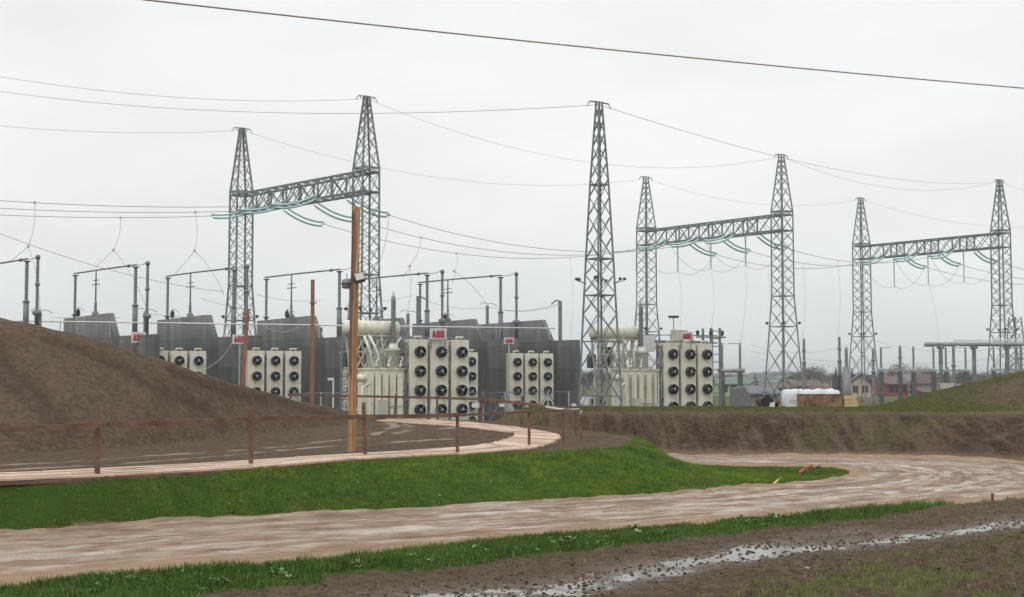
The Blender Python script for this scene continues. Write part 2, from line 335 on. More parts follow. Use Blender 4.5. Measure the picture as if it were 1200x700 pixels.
def gridmesh(name, X, Y, Z):
    ny, nx = X.shape; v = np.stack([X, Y, Z], -1).reshape(-1, 3).astype(np.float32)
    i = (np.arange(ny-1)[:, None]*nx+np.arange(nx-1)[None, :]).ravel()
    f = np.stack([i, i+1, i+nx+1, i+nx], -1).astype(np.int32)
    me = bpy.data.meshes.new(name); me.vertices.add(len(v)); me.vertices.foreach_set('co', v.ravel())
    me.loops.add(f.size); me.loops.foreach_set('vertex_index', f.ravel()); me.polygons.add(len(f))
    me.polygons.foreach_set('loop_start', np.arange(0, f.size, 4, dtype=np.int32)); me.polygons.foreach_set('use_smooth', np.ones(len(f), bool))
    me.update(calc_edges=True); return me
IN_LOOP = inside(XX, YY, [(-60,2)]+ROAD_I+[(3.2,50)]+TERR[12:]+[(-60,10)])
n1, n2, n3, n4 = K['n1'], K['n2'], K['n3'], K['n4']
g_bank = IN_LOOP*ss((K['dr']+.14+n2*.12)/.10)*ss((K['dt']+.12+n2*.18)/.2)
# back side of the terrace lip is bare earth
g_bank = g_bank*(1-ss((YY-46.5)/1.5)*ss((5.2-XX)/1.0))
g_verge = ss((-K['vg']+n2*.45)/.25)*np.clip(1-ss((XX-7.6)/3.2)*(.55-1.6*n2), 0, 1)
g_low = K['field']*K['low']*np.clip(.22+1.3*n1+1.5*n2, 0, .9)*.6
dLG = segdist(XX, YY, LOWG)
g_low = np.maximum(g_low, K['field']*K['low']*np.exp(-(dLG/1.0)**2)*np.clip(.75+1.2*n2, 0, 1))
plat = ss((-K['dp']+.3+n2*.4)/.5)
hill = ss((XX-16.5)/4)
g_plat = plat*np.clip(.62+.9*n1-hill*.42*ss(segdist(XX, YY, PLAT_LIP)/3), .12, 1)
g_emb = K['embank']*np.clip(.02+1.2*fbm(XX*.16, YY*.3, 91, 3), 0, .45)
g_emb = np.maximum(g_emb, K['embank']*ss((3.0-XX)/2.5)*.6)
grass = np.clip(g_bank+g_verge, 0, 1)
sparse = np.clip(g_low+g_plat+g_emb, 0, 1)
far = ss((YY-68)/6)
sparse = np.maximum(sparse, far*np.clip(.55+.9*fbm(XX*.05, YY*.05, 12, 3), .1, 1))
# pale worn vehicle tracks on the terrace
TRK = [[tuple(G(a, b, .93).xy) for a, b in q] for q in (
    [(-30,552),(100,544),(200,538),(340,526),(400,522),(460,519.5),(530,516)], [(-30,546),(60,541),(200,532),(300,525),(404,516.5),(437,515),(460,509),(462,506),(452,501)],
    [(484,509),(475,503),(466,499)], [(470,512),(484,509),(530,508),(560,503)], [(500,499),(530,502),(555,506)])]
trk = np.zeros(XX.shape)
for t in TRK:
    trk = np.maximum(trk, np.exp(-(segdist(XX+.3*n1, YY+.3*n1, t)/.24)**2))
trk = np.clip(trk*(.75+1.2*n2), 0, 1)*(K['dt'] < 0)
EG = [([(1088,487,56.2,),(1060,505,55),(1030,529,53.8)],.16),([(1078,487,56.2),(1050,505,55),(1021,529,53.8)],.14),([(1190,492,53),(1150,508,52.6),(1120,520,52.4)],.2),([(985,490,57),(940,520,54.6)],.14)]
grv = np.zeros(XX.shape)
for pts, dep, wd in GROOVES:
    dd = segdist(XX+.12*n2, YY+.12*n2, pts); grv = np.maximum(grv, K['mound']*np.exp(-(dd/(wd*1.3))**2)*np.clip(.9+1.2*n3, .3, 1))
for pts, wd in EG:
    dd = segdist(XX+.1*n2, YY+.1*n2, [tuple(P(*p).xy) for p in pts]); grv = np.maximum(grv, K['embank']*np.exp(-(dd/wd)**2))
pale = np.zeros(XX.shape)
for pts, wd in (([(925,486,57.2),(862,531,54)],.9),([(1200,505,52.5),(1150,537,51.5)],.9),([(850,486,57.3),(800,528,54.2)],.6),([(1010,490,57),(985,528,54)],.35)):
    dd = segdist(XX+.5*n2, YY+.3*n2, [tuple(P(*p).xy) for p in pts]); pale = np.maximum(pale, K['embank']*np.exp(-(dd/wd)**2)*np.clip(.7+1.5*n2, 0, 1))
wetm = K['field']*np.clip(K['tro']*.9, 0, 1)
me = gridmesh('ground', XX, YY, ZZ)
attr(me, 'zone', np.stack([grass, np.clip(sparse-pale, 0, 1), np.clip(trk+pale*.38, 0, 1), grv], -1))
road_edge = ss((.9-np.abs(K['dr']))/.9)*(1-grass)*(YY < 56)
attr(me, 'zone2', np.stack([np.clip(K['mound'], 0, 1), np.clip(road_edge, 0, 1), np.clip(wetm, 0, 1), np.clip(K['embank'], 0, 1)], -1))
ground = bpy.data.objects.new('ground', me); COL.objects.link(ground); tag(ground, kind='structure')

def ground_mat():
    m = bpy.data.materials.new('earth_and_grass'); m.use_nodes = True; nt = m.node_tree; b = nt.nodes['Principled BSDF']; L = nt.links.new
    tc = N(nt, 'ShaderNodeTexCoord'); o = tc.outputs['Object']
    z1 = N(nt, 'ShaderNodeAttribute', attribute_name='zone'); z2 = N(nt, 'ShaderNodeAttribute', attribute_name='zone2')
    s1 = N(nt, 'ShaderNodeSeparateColor'); L(z1.outputs['Color'], s1.inputs[0]); s2 = N(nt, 'ShaderNodeSeparateColor'); L(z2.outputs['Color'], s2.inputs[0])
    def noise(scale, det=6, rough=.6, vec=o):
        n = N(nt, 'ShaderNodeTexNoise'); n.inputs['Scale'].default_value = scale; n.inputs['Detail'].default_value = det; n.inputs['Roughness'].default_value = rough; L(vec, n.inputs[0]); return n.outputs[0]
    def ramp(sock, stops):
        r = N(nt, 'ShaderNodeValToRGB'); L(sock, r.inputs[0]); e = r.color_ramp.elements
        e[0].position, e[0].color = stops[0][0], (*stops[0][1], 1); e[1].position, e[1].color = stops[-1][0], (*stops[-1][1], 1)
        for p, c in stops[1:-1]: q = e.new(p); q.color = (*c, 1)
        return r.outputs[0]
    def mix(f, a, c, t='MIX'):
        x = N(nt, 'ShaderNodeMix', data_type='RGBA', blend_type=t)
        if isinstance(f, float): x.inputs[0].default_value = f
        else: L(f, x.inputs[0])
        for i, v in ((6, a), (7, c)):
            if isinstance(v, tuple): x.inputs[i].default_value = (*v, 1)
            else: L(v, x.inputs[i])
        return x.outputs[2]
    def math_(op, a, c, cl=False):
        x = N(nt, 'ShaderNodeMath', operation=op, use_clamp=cl)
        for i, v in ((0, a), (1, c)):
            if isinstance(v, (int, float)): x.inputs[i].default_value = v
            else: L(v, x.inputs[i])
        return x.outputs[0]
    nb, nm, nf, nff = noise(.35, 5), noise(1.6, 8, .7), noise(5.5, 8, .75), noise(22, 5, .65)
    dirt = ramp(nm, [(.32, (.056, .036, .022)), (.5, (.098, .066, .043)), (.68, (.145, .102, .068))])
    dirt = mix(.55, dirt, ramp(nf, [(.38, (.022, .014, .009)), (.5, (.098, .066, .043)), (.61, (.20, .148, .105))]))
    dirt = mix(math_('MULTIPLY', ramp(nb, [(.35, (0,0,0)), (.65, (1,1,1))]), .35), dirt, (.13, .095, .066))
    mcol = mix(.5, ramp(nm, [(.32, (.088, .060, .040)), (.68, (.160, .112, .078))]), ramp(nf, [(.38, (.040, .027, .018)), (.62, (.170, .122, .086))]))
    base = mix(s2.outputs[0], dirt, mcol)
    base = mix(math_('MULTIPLY', s2.outputs[1], .8), base, mix(nf, (.13, .078, .045), (.34, .225, .145)))
    mpe = N(nt, 'ShaderNodeMapping'); mpe.inputs['Rotation'].default_value = (0, 0, .45); mpe.inputs['Scale'].default_value = (2.4, .35, .5); L(o, mpe.inputs[0]); ne = noise(1.0, 7, .65, mpe.outputs[0])
    emb = mix(.55, ramp(ne, [(.40, (.024, .014, .008)), (.5, (.070, .043, .027)), (.60, (.15, .105, .073))]), ramp(nf, [(.40, (.018, .011, .006)), (.60, (.115, .074, .048))]))
    ws = N(nt, 'ShaderNodeMath', operation='MULTIPLY'); L(z2.outputs['Alpha'], ws.inputs[0]); ws.inputs[1].default_value = 1.0
    base = mix(ws.outputs[0], base, emb)
    gm = N(nt, 'ShaderNodeMath', operation='MULTIPLY'); L(z1.outputs['Alpha'], gm.inputs[0]); gm.inputs[1].default_value = .62
    base = mix(gm.outputs[0], base, mix(nf, (.022, .015, .010), (.075, .052, .036)))
    # pale tracks
    pth = math_('MULTIPLY', math_('SUBTRACT', math_('ADD', s1.outputs[2], math_('MULTIPLY', math_('SUBTRACT', nm, .5), 1.6)), .32), 3.0, True)
    pth = math_('MULTIPLY', pth, math_('MULTIPLY', s1.outputs[2], 1.4, True))
    base = mix(math_('MULTIPLY', pth, .85), base, mix(nf, (.20, .16, .125), (.42, .36, .30)))
    # sparse green
    sg = math_('MULTIPLY', s1.outputs[1], 1.0)
    thr = math_('SUBTRACT', math_('MULTIPLY', math_('ADD', sg, math_('MULTIPLY', math_('SUBTRACT', nf, .5), 1.3)), 1.9), .45, True)
    sgreen = mix(nm, (.075, .085, .022), (.15, .165, .045))
    base = mix(math_('MULTIPLY', thr, .75), base, sgreen)
    gcol = mix(.5, ramp(nm, [(.3, (.026, .052, .007)), (.7, (.075, .130, .014))]), ramp(nff, [(.3, (.024, .048, .006)), (.7, (.08, .135, .016))]))
    base = mix(s1.outputs[0], base, gcol)
    L(base, b.inputs['Base Color'])
    wet = math_('MULTIPLY', s2.outputs[2], .55)
    L(math_('SUBTRACT', math_('SUBTRACT', .85, wet), math_('MULTIPLY', s1.outputs[2], .25)), b.inputs['Roughness'])
    L(math_('ADD', .10, math_('MULTIPLY', s2.outputs[2], .6)), b.inputs['Specular IOR Level'])
    hn = math_('ADD', math_('MULTIPLY', nf, .6), math_('MULTIPLY', nff, .35))
    hn = math_('ADD', hn, math_('MULTIPLY', nm, 1.2))
    bp = N(nt, 'ShaderNodeBump'); bp.inputs['Strength'].default_value = .9; bp.inputs['Distance'].default_value = .10; L(hn, bp.inputs['Height']); L(bp.outputs[0], b.inputs['Normal'])
    return m
ground.data.materials.append(ground_mat())
def gz(x, y):
    z, _ = terrain(np.array([[float(x)]]), np.array([[float(y)]])); return float(z[0, 0])

# ------------------------------------------------------------------ road
def resample(pts, counts):
    # smooth Catmull-Rom with fixed samples between controls
    p = np.array(pts, float); o = []
    for i in range(len(p)-1):
        a, b_, c, d = p[max(i-1, 0)], p[i], p[i+1], p[min(i+2, len(p)-1)]
        for k in range(counts):
            t = k/counts; o.append(.5*((2*b_)+(-a+c)*t+(2*a-5*b_+4*c-d)*t*t+(-a+3*b_-3*c+d)*t**3))
    o.append(p[-1]); return np.array(o)
RI = resample(ROAD_I, 34); RO = resample(ROAD_O, 34); MT = 64
t = np.linspace(-.055, 1.055, MT)[None, :]
RX = RI[:, :1]*(1-t)+RO[:, :1]*t; RY = RI[:, 1:]*(1-t)+RO[:, 1:]*t
mid = (RI+RO)/2; S = np.concatenate([[0], np.cumsum(np.hypot(*np.diff(mid, axis=0).T))])[:, None]+0*t
Wd = np.hypot(*(RI-RO).T)[:, None]; TM = t*Wd
rut = fbm(S*.30, TM*1.7, 101, 5, .6)
bu = fbm(RX*2.2, RY*2.2, 131, 3)
edge = np.minimum(t, 1-t)
trackline = np.exp(-((t-.30)/.045)**2)+np.exp(-((t-.62)/.05)**2)+.7*np.exp(-((t-.48)/.03)**2)
RZ = .012+.04*rut+.030*bu-.045*trackline*(.6+.8*(vn(S*.3, TM*.2, 5)+.5))+.05*np.exp(-((edge-.02)/.03)**2)*(.6+bu)-.14*ss((.0-edge)/.055)
me = gridmesh('road', RX[:, ::-1], RY[:, ::-1], RZ[:, ::-1])
attr(me, 'rc', np.stack([S/100, TM/10, np.clip(trackline, 0, 1)+0*S, ss(np.minimum((t+0*S)/.07, (1-t+.12*rut)/.25))], -1)[:, ::-1])
road = bpy.data.objects.new('road', me); COL.objects.link(road); tag(road, kind='structure')
def road_mat():
    m = bpy.data.materials.new('wet_mud_road'); m.use_nodes = True; nt = m.node_tree; b = nt.nodes['Principled BSDF']; L = nt.links.new
    a = N(nt, 'ShaderNodeAttribute', attribute_name='rc'); s = N(nt, 'ShaderNodeSeparateColor'); L(a.outputs['Color'], s.inputs[0])
    b.inputs['Specular IOR Level'].default_value = .45
    def mth(op, x, y, cl=False):
        n = N(nt, 'ShaderNodeMath', operation=op, use_clamp=cl)
        for i, v in ((0, x), (1, y)):
            if isinstance(v, (int, float)): n.inputs[i].default_value = v
            else: L(v, n.inputs[i])
        return n.outputs[0]
    cb = N(nt, 'ShaderNodeCombineXYZ'); L(mth('MULTIPLY', s.outputs[0], 100*.24), cb.inputs[0]); L(mth('MULTIPLY', s.outputs[1], 10*1.7), cb.inputs[1])
    cb2 = N(nt, 'ShaderNodeCombineXYZ'); L(mth('MULTIPLY', s.outputs[0], 100*1.0), cb2.inputs[0]); L(mth('MULTIPLY', s.outputs[1], 10*3.6), cb2.inputs[1])
    tc = N(nt, 'ShaderNodeTexCoord')
    def noise(v, sc_, d=6, r=.6):
        n = N(nt, 'ShaderNodeTexNoise'); n.inputs['Scale'].default_value = sc_; n.inputs['Detail'].default_value = d; n.inputs['Roughness'].default_value = r; L(v, n.inputs[0]); return n.outputs[0]
    st = noise(cb.outputs[0], 1.0, 8, .68); st2 = noise(cb2.outputs[0], 1.0, 5); gr = noise(tc.outputs['Object'], 6, 7, .75); big = noise(tc.outputs['Object'], .9, 6, .65)
    rc_ = N(nt, 'ShaderNodeMapRange', clamp=False); rc_.inputs[1].default_value = .35; rc_.inputs[2].default_value = .65; rc_.inputs[3].default_value = .20; rc_.inputs[4].default_value = .77
    r = N(nt, 'ShaderNodeValToRGB'); L(mth('ADD', mth('MULTIPLY', st, .45), mth('ADD', mth('MULTIPLY', st2, .32), mth('ADD', mth('MULTIPLY', big, .23), mth('MULTIPLY', s.outputs[2], .04)))), rc_.inputs[0]); L(rc_.outputs[0], r.inputs[0]); e = r.color_ramp.elements
    e[0].position = .34; e[0].color = (.13, .074, .043, 1); e[1].position = .66; e[1].color = (.45, .365, .295, 1)
    for p, c in ((.43, (.20, .125, .080)), (.50, (.265, .178, .120)), (.58, (.33, .245, .18))): q = e.new(p); q.color = (*c, 1)
    mx = N(nt, 'ShaderNodeMix', data_type='RGBA', blend_type='MULTIPLY'); mx.inputs[0].default_value = .55; L(r.outputs[0], mx.inputs[6])
    rg = N(nt, 'ShaderNodeValToRGB'); L(gr, rg.inputs[0]); rg.color_ramp.elements[0].position = .3; rg.color_ramp.elements[0].color = (.62, .58, .55, 1); rg.color_ramp.elements[1].position = .6; rg.color_ramp.elements[1].color = (1, 1, 1, 1); L(rg.outputs[0], mx.inputs[7])
    # sandy orange edges
    ed = N(nt, 'ShaderNodeMix', data_type='RGBA'); L(mth('MULTIPLY', mth('SUBTRACT', 1, a.outputs['Alpha'], True), .85), ed.inputs[0]); L(mx.outputs[2], ed.inputs[6]); 
    e2 = N(nt, 'ShaderNodeMix', data_type='RGBA'); L(gr, e2.inputs[0]); e2.inputs[6].default_value = (.16, .095, .055, 1); e2.inputs[7].default_value = (.40, .275, .175, 1); L(e2.outputs[2], ed.inputs[7])
    L(ed.outputs[2], b.inputs['Base Color'])
    ro = N(nt, 'ShaderNodeMapRange'); ro.inputs[1].default_value = .515; ro.inputs[2].default_value = .575; ro.inputs[3].default_value = .75; ro.inputs[4].default_value = .16
    L(mth('ADD', mth('MULTIPLY', st, .5), mth('ADD', mth('MULTIPLY', st2, .25), mth('ADD', mth('MULTIPLY', big, .25), mth('MULTIPLY', s.outputs[2], .06)))), ro.inputs[0])
    L(mth('ADD', ro.outputs[0], mth('MULTIPLY', mth('SUBTRACT', 1, a.outputs['Alpha'], True), .4)), b.inputs['Roughness'])
    bp = N(nt, 'ShaderNodeBump'); bp.inputs['Strength'].default_value = .55; bp.inputs['Distance'].default_value = .05
    L(mth('ADD', mth('MULTIPLY', st, 1.2), mth('ADD', mth('MULTIPLY', gr, .35), mth('MULTIPLY', st2, .5))), bp.inputs['Height']); L(bp.outputs[0], b.inputs['Normal'])
    return m
road.data.materials.append(road_mat())

# puddle water sheet lying in the trough of the mud field
def ribbon(pts, hw, z):
    p = resample(pts, 8); d = np.gradient(p, axis=0); d /= np.hypot(*d.T)[:, None]; nn = np.stack([-d[:, 1], d[:, 0]], -1)
    v = []; 
    for a, n_ in zip(p, nn): v += [(*(a+n_*hw), z), (*(a-n_*hw), z)]
    return v, [(2*i, 2*i+1, 2*i+3, 2*i+2) for i in range(len(p)-1)]
WATERZ = -.022
mb = MB(); v, f = ribbon(PUD, 1.9, WATERZ); mb.add(v, f)
wm = bpy.data.materials.new('puddle_water'); wm.use_nodes = True; b = wm.node_tree.nodes['Principled BSDF']
b.inputs['Base Color'].default_value = (.10, .085, .06, 1); b.inputs['Roughness'].default_value = .10; b.inputs['IOR'].default_value = 1.33; b.inputs['Specular IOR Level'].default_value = .9
_n = N(wm.node_tree, 'ShaderNodeTexNoise'); _n.inputs['Scale'].default_value = 6; _b = N(wm.node_tree, 'ShaderNodeBump'); _b.inputs['Strength'].default_value = .12
wm.node_tree.links.new(_n.outputs[0], _b.inputs['Height']); wm.node_tree.links.new(_b.outputs[0], b.inputs['Normal'])
tag(mb.build('puddle', wm), kind='structure')

# ------------------------------------------------------------------ grass blades (real geometry)
def raw_mesh(name, V, Fc, nper, m, colattr=None):
    me = bpy.data.meshes.new(name); me.vertices.add(len(V)); me.vertices.foreach_set('co', V.astype(np.float32).ravel())
    me.loops.add(Fc.size); me.loops.foreach_set('vertex_index', Fc.astype(np.int32).ravel()); me.polygons.add(len(Fc))
    me.polygons.foreach_set('loop_start', np.arange(0, Fc.size, nper, dtype=np.int32)); me.update(calc_edges=True)
    if colattr is not None: attr(me, 'tint', colattr)
    me.materials.append(m); o = bpy.data.objects.new(name, me); COL.objects.link(o); return o
def tint_mat(name, rough=.55, trans=.0):
    m = bpy.data.materials.new(name); m.use_nodes = True; nt = m.node_tree; b = nt.nodes['Principled BSDF']; b.inputs['Roughness'].default_value = rough; b.inputs['Specular IOR Level'].default_value = .12
    a = N(nt, 'ShaderNodeAttribute', attribute_name='tint'); nt.links.new(a.outputs['Color'], b.inputs['Base Color']); return m
def maskfun(x, y):
    z, K = terrain(x, y)
    n2 = K['n2']; n1 = K['n1']
    il = inside(x, y, [(-60,2)]+ROAD_I+[(3.2,50)]+TERR[12:]+[(-60,10)])
    gb = il*ss((K['dr']+.14+n2*.12)/.10)*ss((K['dt']+.12+n2*.18)/.2)*(1-ss((y-46.5)/1.5)*ss((5.2-x)/1.0))
    gv = ss((-K['vg']+n2*.55)/.3)*np.clip(1.0+1.6*n1+1.0*n2, .12, 1)*np.clip(1-ss((x-7.6)/3.2)*(.6-1.6*n2), 0, 1)
    d = segdist(x, y, LOWG)
    gl = K['field']*K['low']*(np.clip(.0+.9*n1+1.6*n2, 0, .6)*.45+.42*np.exp(-(d/.9)**2)*np.clip(.7+1.4*n2, 0, 1))
    gl = np.maximum(gl, K['field']*(1-np.clip(K['tro'], 0, 1))*.035)
    sh = ss((-K['dp']+.2)/.4)*.55
    return z, gb, gv, gl, sh, n1, n2
def make_grass():
    VS = []; CS = []; 
    def emit(x, y, z, h, wd, col):
        n = len(x); a = rng.random(n)*2*np.pi; lean = (rng.random(n)*.9+.1)*h*.8; la = rng.random(n)*2*np.pi
        bx, by = np.cos(a)*wd/2, np.sin(a)*wd/2
        v = np.zeros((n, 3, 3)); v[:, 0] = np.stack([x-bx, y-by, z-.01], -1); v[:, 1] = np.stack([x+bx, y+by, z-.01], -1)
        v[:, 2] = np.stack([x+np.cos(la)*lean, y+np.sin(la)*lean, z+h], -1)
        VS.append(v.reshape(-1, 3)); CS.append(np.repeat(col, 3, 0))
    n = 2300000
    x = rng.random(n)*44-18; y = rng.random(n)*33+17
    ok = (np.abs(x) < y*.40+1.2) & (rng.random(n) < np.clip((30/y)**1.2, 0, 1.0)); x, y = x[ok], y[ok]
    z, gb, gv, gl, sh, n1, n2 = maskfun(x, y)
    r = rng.random(len(x))
    for msk, hh, c0, c1 in ((gb, .048, (.050, .105, .007), (.165, .26, .022)), (gv, .075, (.034, .075, .010), (.10, .18, .028)), (gl, .045, (.085, .11, .022), (.165, .195, .055))):
        k = (r < msk*.9); xx, yy, zz = x[k], y[k], z[k]; m = len(xx); q = rng.random(m)[:, None]**1.3
        q = np.clip(q*.9+.75*n2[k][:, None]+.5*n1[k][:, None]+.9*(vn(xx*7, yy*7, 301))[:, None], 0, 1.35)
        col = np.array(c0)*(1-q)+np.array(c1)*q; dry = rng.random(m) < .05; col[dry] = (.26, .25, .10)
        emit(xx, yy, zz, hh*(.45+1.1*rng.random(m))*np.clip(1+.6*n1[k]+.9*vn(xx*5, yy*5, 302), .65, 1.8), .012+.010*rng.random(m), np.concatenate([col, np.ones((m, 1))], -1))
    # short turf on the plateau beyond the road
    n = 260000; x = rng.random(n)*30; y = rng.random(n)*11+55.5; ok = (np.abs(x) < y*.41); x, y = x[ok], y[ok]
    z, gb, gv, gl, sh, n1, n2 = maskfun(x, y); k = rng.random(len(x)) < sh*np.clip(.8+1.2*n1-ss((x-17)/4)*.5, .1, 1); x, y, z = x[k], y[k], z[k]; m = len(x); q = rng.random(m)[:, None]
    col = np.array((.07, .075, .022))*(1-q)+np.array((.17, .17, .055))*q
    emit(x, y, z, .05*(.5+rng.random(m)), .03+.02*rng.random(m), np.concatenate([col, np.ones((m, 1))], -1))
    V = np.concatenate(VS); C_ = np.concatenate(CS); Fc = np.arange(len(V)).reshape(-1, 3)
    print('blades', len(Fc))
    return raw_mesh('grass', V, Fc, 3, tint_mat('grass_blades'), C_)
tag(make_grass(), 'short bright green grass covering the bank, verge and plateau', 'grass', kind='stuff')
def make_weeds():
    V = []; C_ = []; Fq = []
    spots = []
    for px, py in ((745,626),(752,631),(668,641),(655,645),(830,617),(820,614),(968,602),(985,600),(1008,597),(915,613),(930,611),(960,606),(872,611),(905,607),(1003,595),(780,628),(790,624),(735,622),(880,617),(840,612),(700,639),(560,652),(480,660),(410,670),(330,683),(250,690),(1022,598),(925,607)):
        for _ in range(3):
            g = G(px+random.uniform(-9, 9), py+random.uniform(-3, 3)); spots.append((g.x, g.y, random.uniform(.7, 1.3)))
    for _ in range(420):
        g = G(random.uniform(0, 1050), 0+random.uniform(590, 700)); spots.append((g.x, g.y, random.uniform(.4, .75)))
    for _ in range(620):
        g = G(random.uniform(0, 760), random.uniform(525, 612), .4); spots.append((g.x, g.y, random.uniform(.25, .5)))
    xs_ = np.array([s[0] for s in spots]); ys_ = np.array([s[1] for s in spots]); z, gb, gv, gl, sh, _, _ = maskfun(xs_, ys_)
    for (x, y, s), zz, m in zip(spots, z, np.maximum(gb, gv)):
        if m < .5: continue
        for k in range(random.randint(7, 12)):
            a = random.uniform(0, 6.28); L_ = s*random.uniform(.04, .10); wd = L_*.3; up = random.uniform(.25, .9)
            ox, oy = x+random.uniform(-.05, .05)*s, y+random.uniform(-.05, .05)*s; dx, dy = math.cos(a), math.sin(a)
            n = len(V); h = L_*up
            V += [(ox, oy, zz+.02), (ox+dx*L_*.55-dy*wd, oy+dy*L_*.55+dx*wd, zz+.03+h*.8), (ox+dx*L_, oy+dy*L_, zz+.03+h*.75), (ox+dx*L_*.55+dy*wd, oy+dy*L_*.55-dx*wd, zz+.03+h*.8)]
            Fq.append((n, n+1, n+2, n+3)); q = random.random(); c = (.13+.14*q, .22+.17*q, .09+.09*q, 1) if s > .5 else (.13+.14*q, .21+.16*q, .06+.07*q, 1); C_ += [c]*4
    return raw_mesh('weeds', np.array(V), np.array(Fq), 4, tint_mat('weed_leaves', .4), np.array(C_))
tag(make_weeds(), 'pale broad leaved weeds scattered through the grass verge', 'weeds', kind='stuff')
# clods and stones lying in the mud
def make_clods():
    base = []
    for i in range(3):
        pass
    V = []; Fq = []; C_ = []
    n = 6000; x = rng.random(n)*24-6; y = 17.5+rng.random(n)*17; ok = (np.abs(x) < y*.40); x, y = x[ok], y[ok]
    pp = resample(PUD, 40); j = rng.integers(0, len(pp), 1500); x2 = pp[j, 0]+rng.normal(0, .8, 1500); y2 = pp[j, 1]+rng.normal(0, .8, 1500); ok = np.abs(x2) < y2*.4
    x = np.concatenate([x, x2[ok]]); y = np.concatenate([y, y2[ok]])
    z, K = terrain(x, y); k = (K['field'] > 0) & (K['vg'] > .1); x, y, z, lo = x[k], y[k], z[k], K['low'][k]; z = np.maximum(z, np.where(z > -.06, WATERZ, z))
    for a, b_, c, l in zip(x, y, z, lo):
        s = .009+.022*random.random()**2*(1+l*1.1*random.random()); n0 = len(V); pts = [(1,0,0),(0,1,0),(-1,0,0),(0,-1,0),(0,0,1),(0,0,-1)]
        for p in pts: q = random.uniform(.6, 1.3)*s; V.append((a+p[0]*q*1.3, b_+p[1]*q, c+p[2]*q*.8+s*.2))
        Fq += [tuple(n0+i for i in t) for t in ((0,1,4),(1,2,4),(2,3,4),(3,0,4),(1,0,5),(2,1,5),(3,2,5),(0,3,5))]
        q = random.random(); C_ += [(.045+.10*q, .030+.068*q, .020+.045*q, 1)]*6
    return raw_mesh('mud_clods', np.array(V), np.array(Fq), 3, tint_mat('clod', .8), np.array(C_))
tag(make_clods(), 'small dark earth clods lying over the muddy field', 'clods', kind='stuff')

# ------------------------------------------------------------------ boardwalk, fences, wooden posts
DO = [(-14.5,24.6),(-10.4,27.5),(-8.75,28.6),(-6.0,31.6),(-3.75,34.9),(-1.5,37.0),(.45,39.6),(1.6,45.4),(1.32,48.0)]
DI = [(-15.6,26.2),(-11.5,29.1),(-9.75,30.3),(-7.1,33.3),(-4.75,36.5),(-2.55,38.9),(-.9,41.8),(.05,46.2),(0.0,48.6)]
BO = [(1.32,48.0),(.6,50.2),(-.85,53.6),(-3.1,56.6),(-5.0,58.8)]
BI = [(0.0,48.4),(-.6,49.4),(-2.1,51.6),(-4.2,54.8),(-6.2,57.2)]
bw = thing('boardwalk', 'pale wet plank boardwalk bending round a corner on the earth terrace', 'boardwalk')
def deck(name, A, B, lanes, seg, transverse=False, a0=0, a1=None, gap=.03):
    A = resample(A, 24); B = resample(B, 24); c = (A+B)/2; s = np.concatenate([[0], np.cumsum(np.hypot(*np.diff(c, axis=0).T))]); a1 = a1 or s[-1]
    def pt(u, v):
        u = min(max(u, 0), s[-1]); a = np.array([np.interp(u, s, A[:, 0]), np.interp(u, s, A[:, 1])]); b = np.array([np.interp(u, s, B[:, 0]), np.interp(u, s, B[:, 1])]); return a*(1-v)+b*v
    mb = MB()
    def plank(u0, u1, v0, v1, dz):
        q = [pt(u0, v0), pt(u1, v0), pt(u1, v1), pt(u0, v1)]; z = [.9+.3*float(ss((k[1]-40)/18))+.07+dz for k in q]
        j = [random.uniform(-.012, .012) for _ in range(4)]
        lo = [(k[0], k[1], zz+jj-.045) for k, zz, jj in zip(q, z, j)]; hi = [(k[0], k[1], zz+jj) for k, zz, jj in zip(q, z, j)]
        mb.add(lo+hi, [(0,1,2,3),(7,6,5,4),(0,4,5,1),(1,5,6,2),(2,6,7,3),(3,7,4,0)])
    if transverse:
        u = a0
        while u < a1: plank(u, u+seg*random.uniform(.8, .93), random.uniform(-.03, .03), 1+random.uniform(-.03, .03), random.uniform(-.01, .015)); u += seg
    else:
        for l in range(lanes):
            u = a0-random.random()*seg
            while u < a1:
                e = min(u+seg, a1); plank(max(u, a0), e-.03, l/lanes+gap/2, (l+1)/lanes-gap/2, random.uniform(-.008, .012)); u = e if e < a1 else a1+1
    return mb.build(name, 'plank', bw)
deck('deck', DO, DI, 7, 3.6, a1=21.6)
deck('deck', DO, DI, 1, .28, True, a0=21.7)
deck('deck', BO, BI, 6, 3.2)
for A, B in ((DO, DI), (BO, BI)):
    for P_ in (A, B):
        mbj = MB()
        r_ = resample(P_, 6)
        for a, c in zip(r_[:-1], r_[1:]):
            mbj.bar((a[0], a[1], .9+.3*float(ss((a[1]-40)/18))-.02), (c[0], c[1], .9+.3*float(ss((c[1]-40)/18))-.02), .08, .07)
        mbj.build('joist', 'rail_wood', bw)


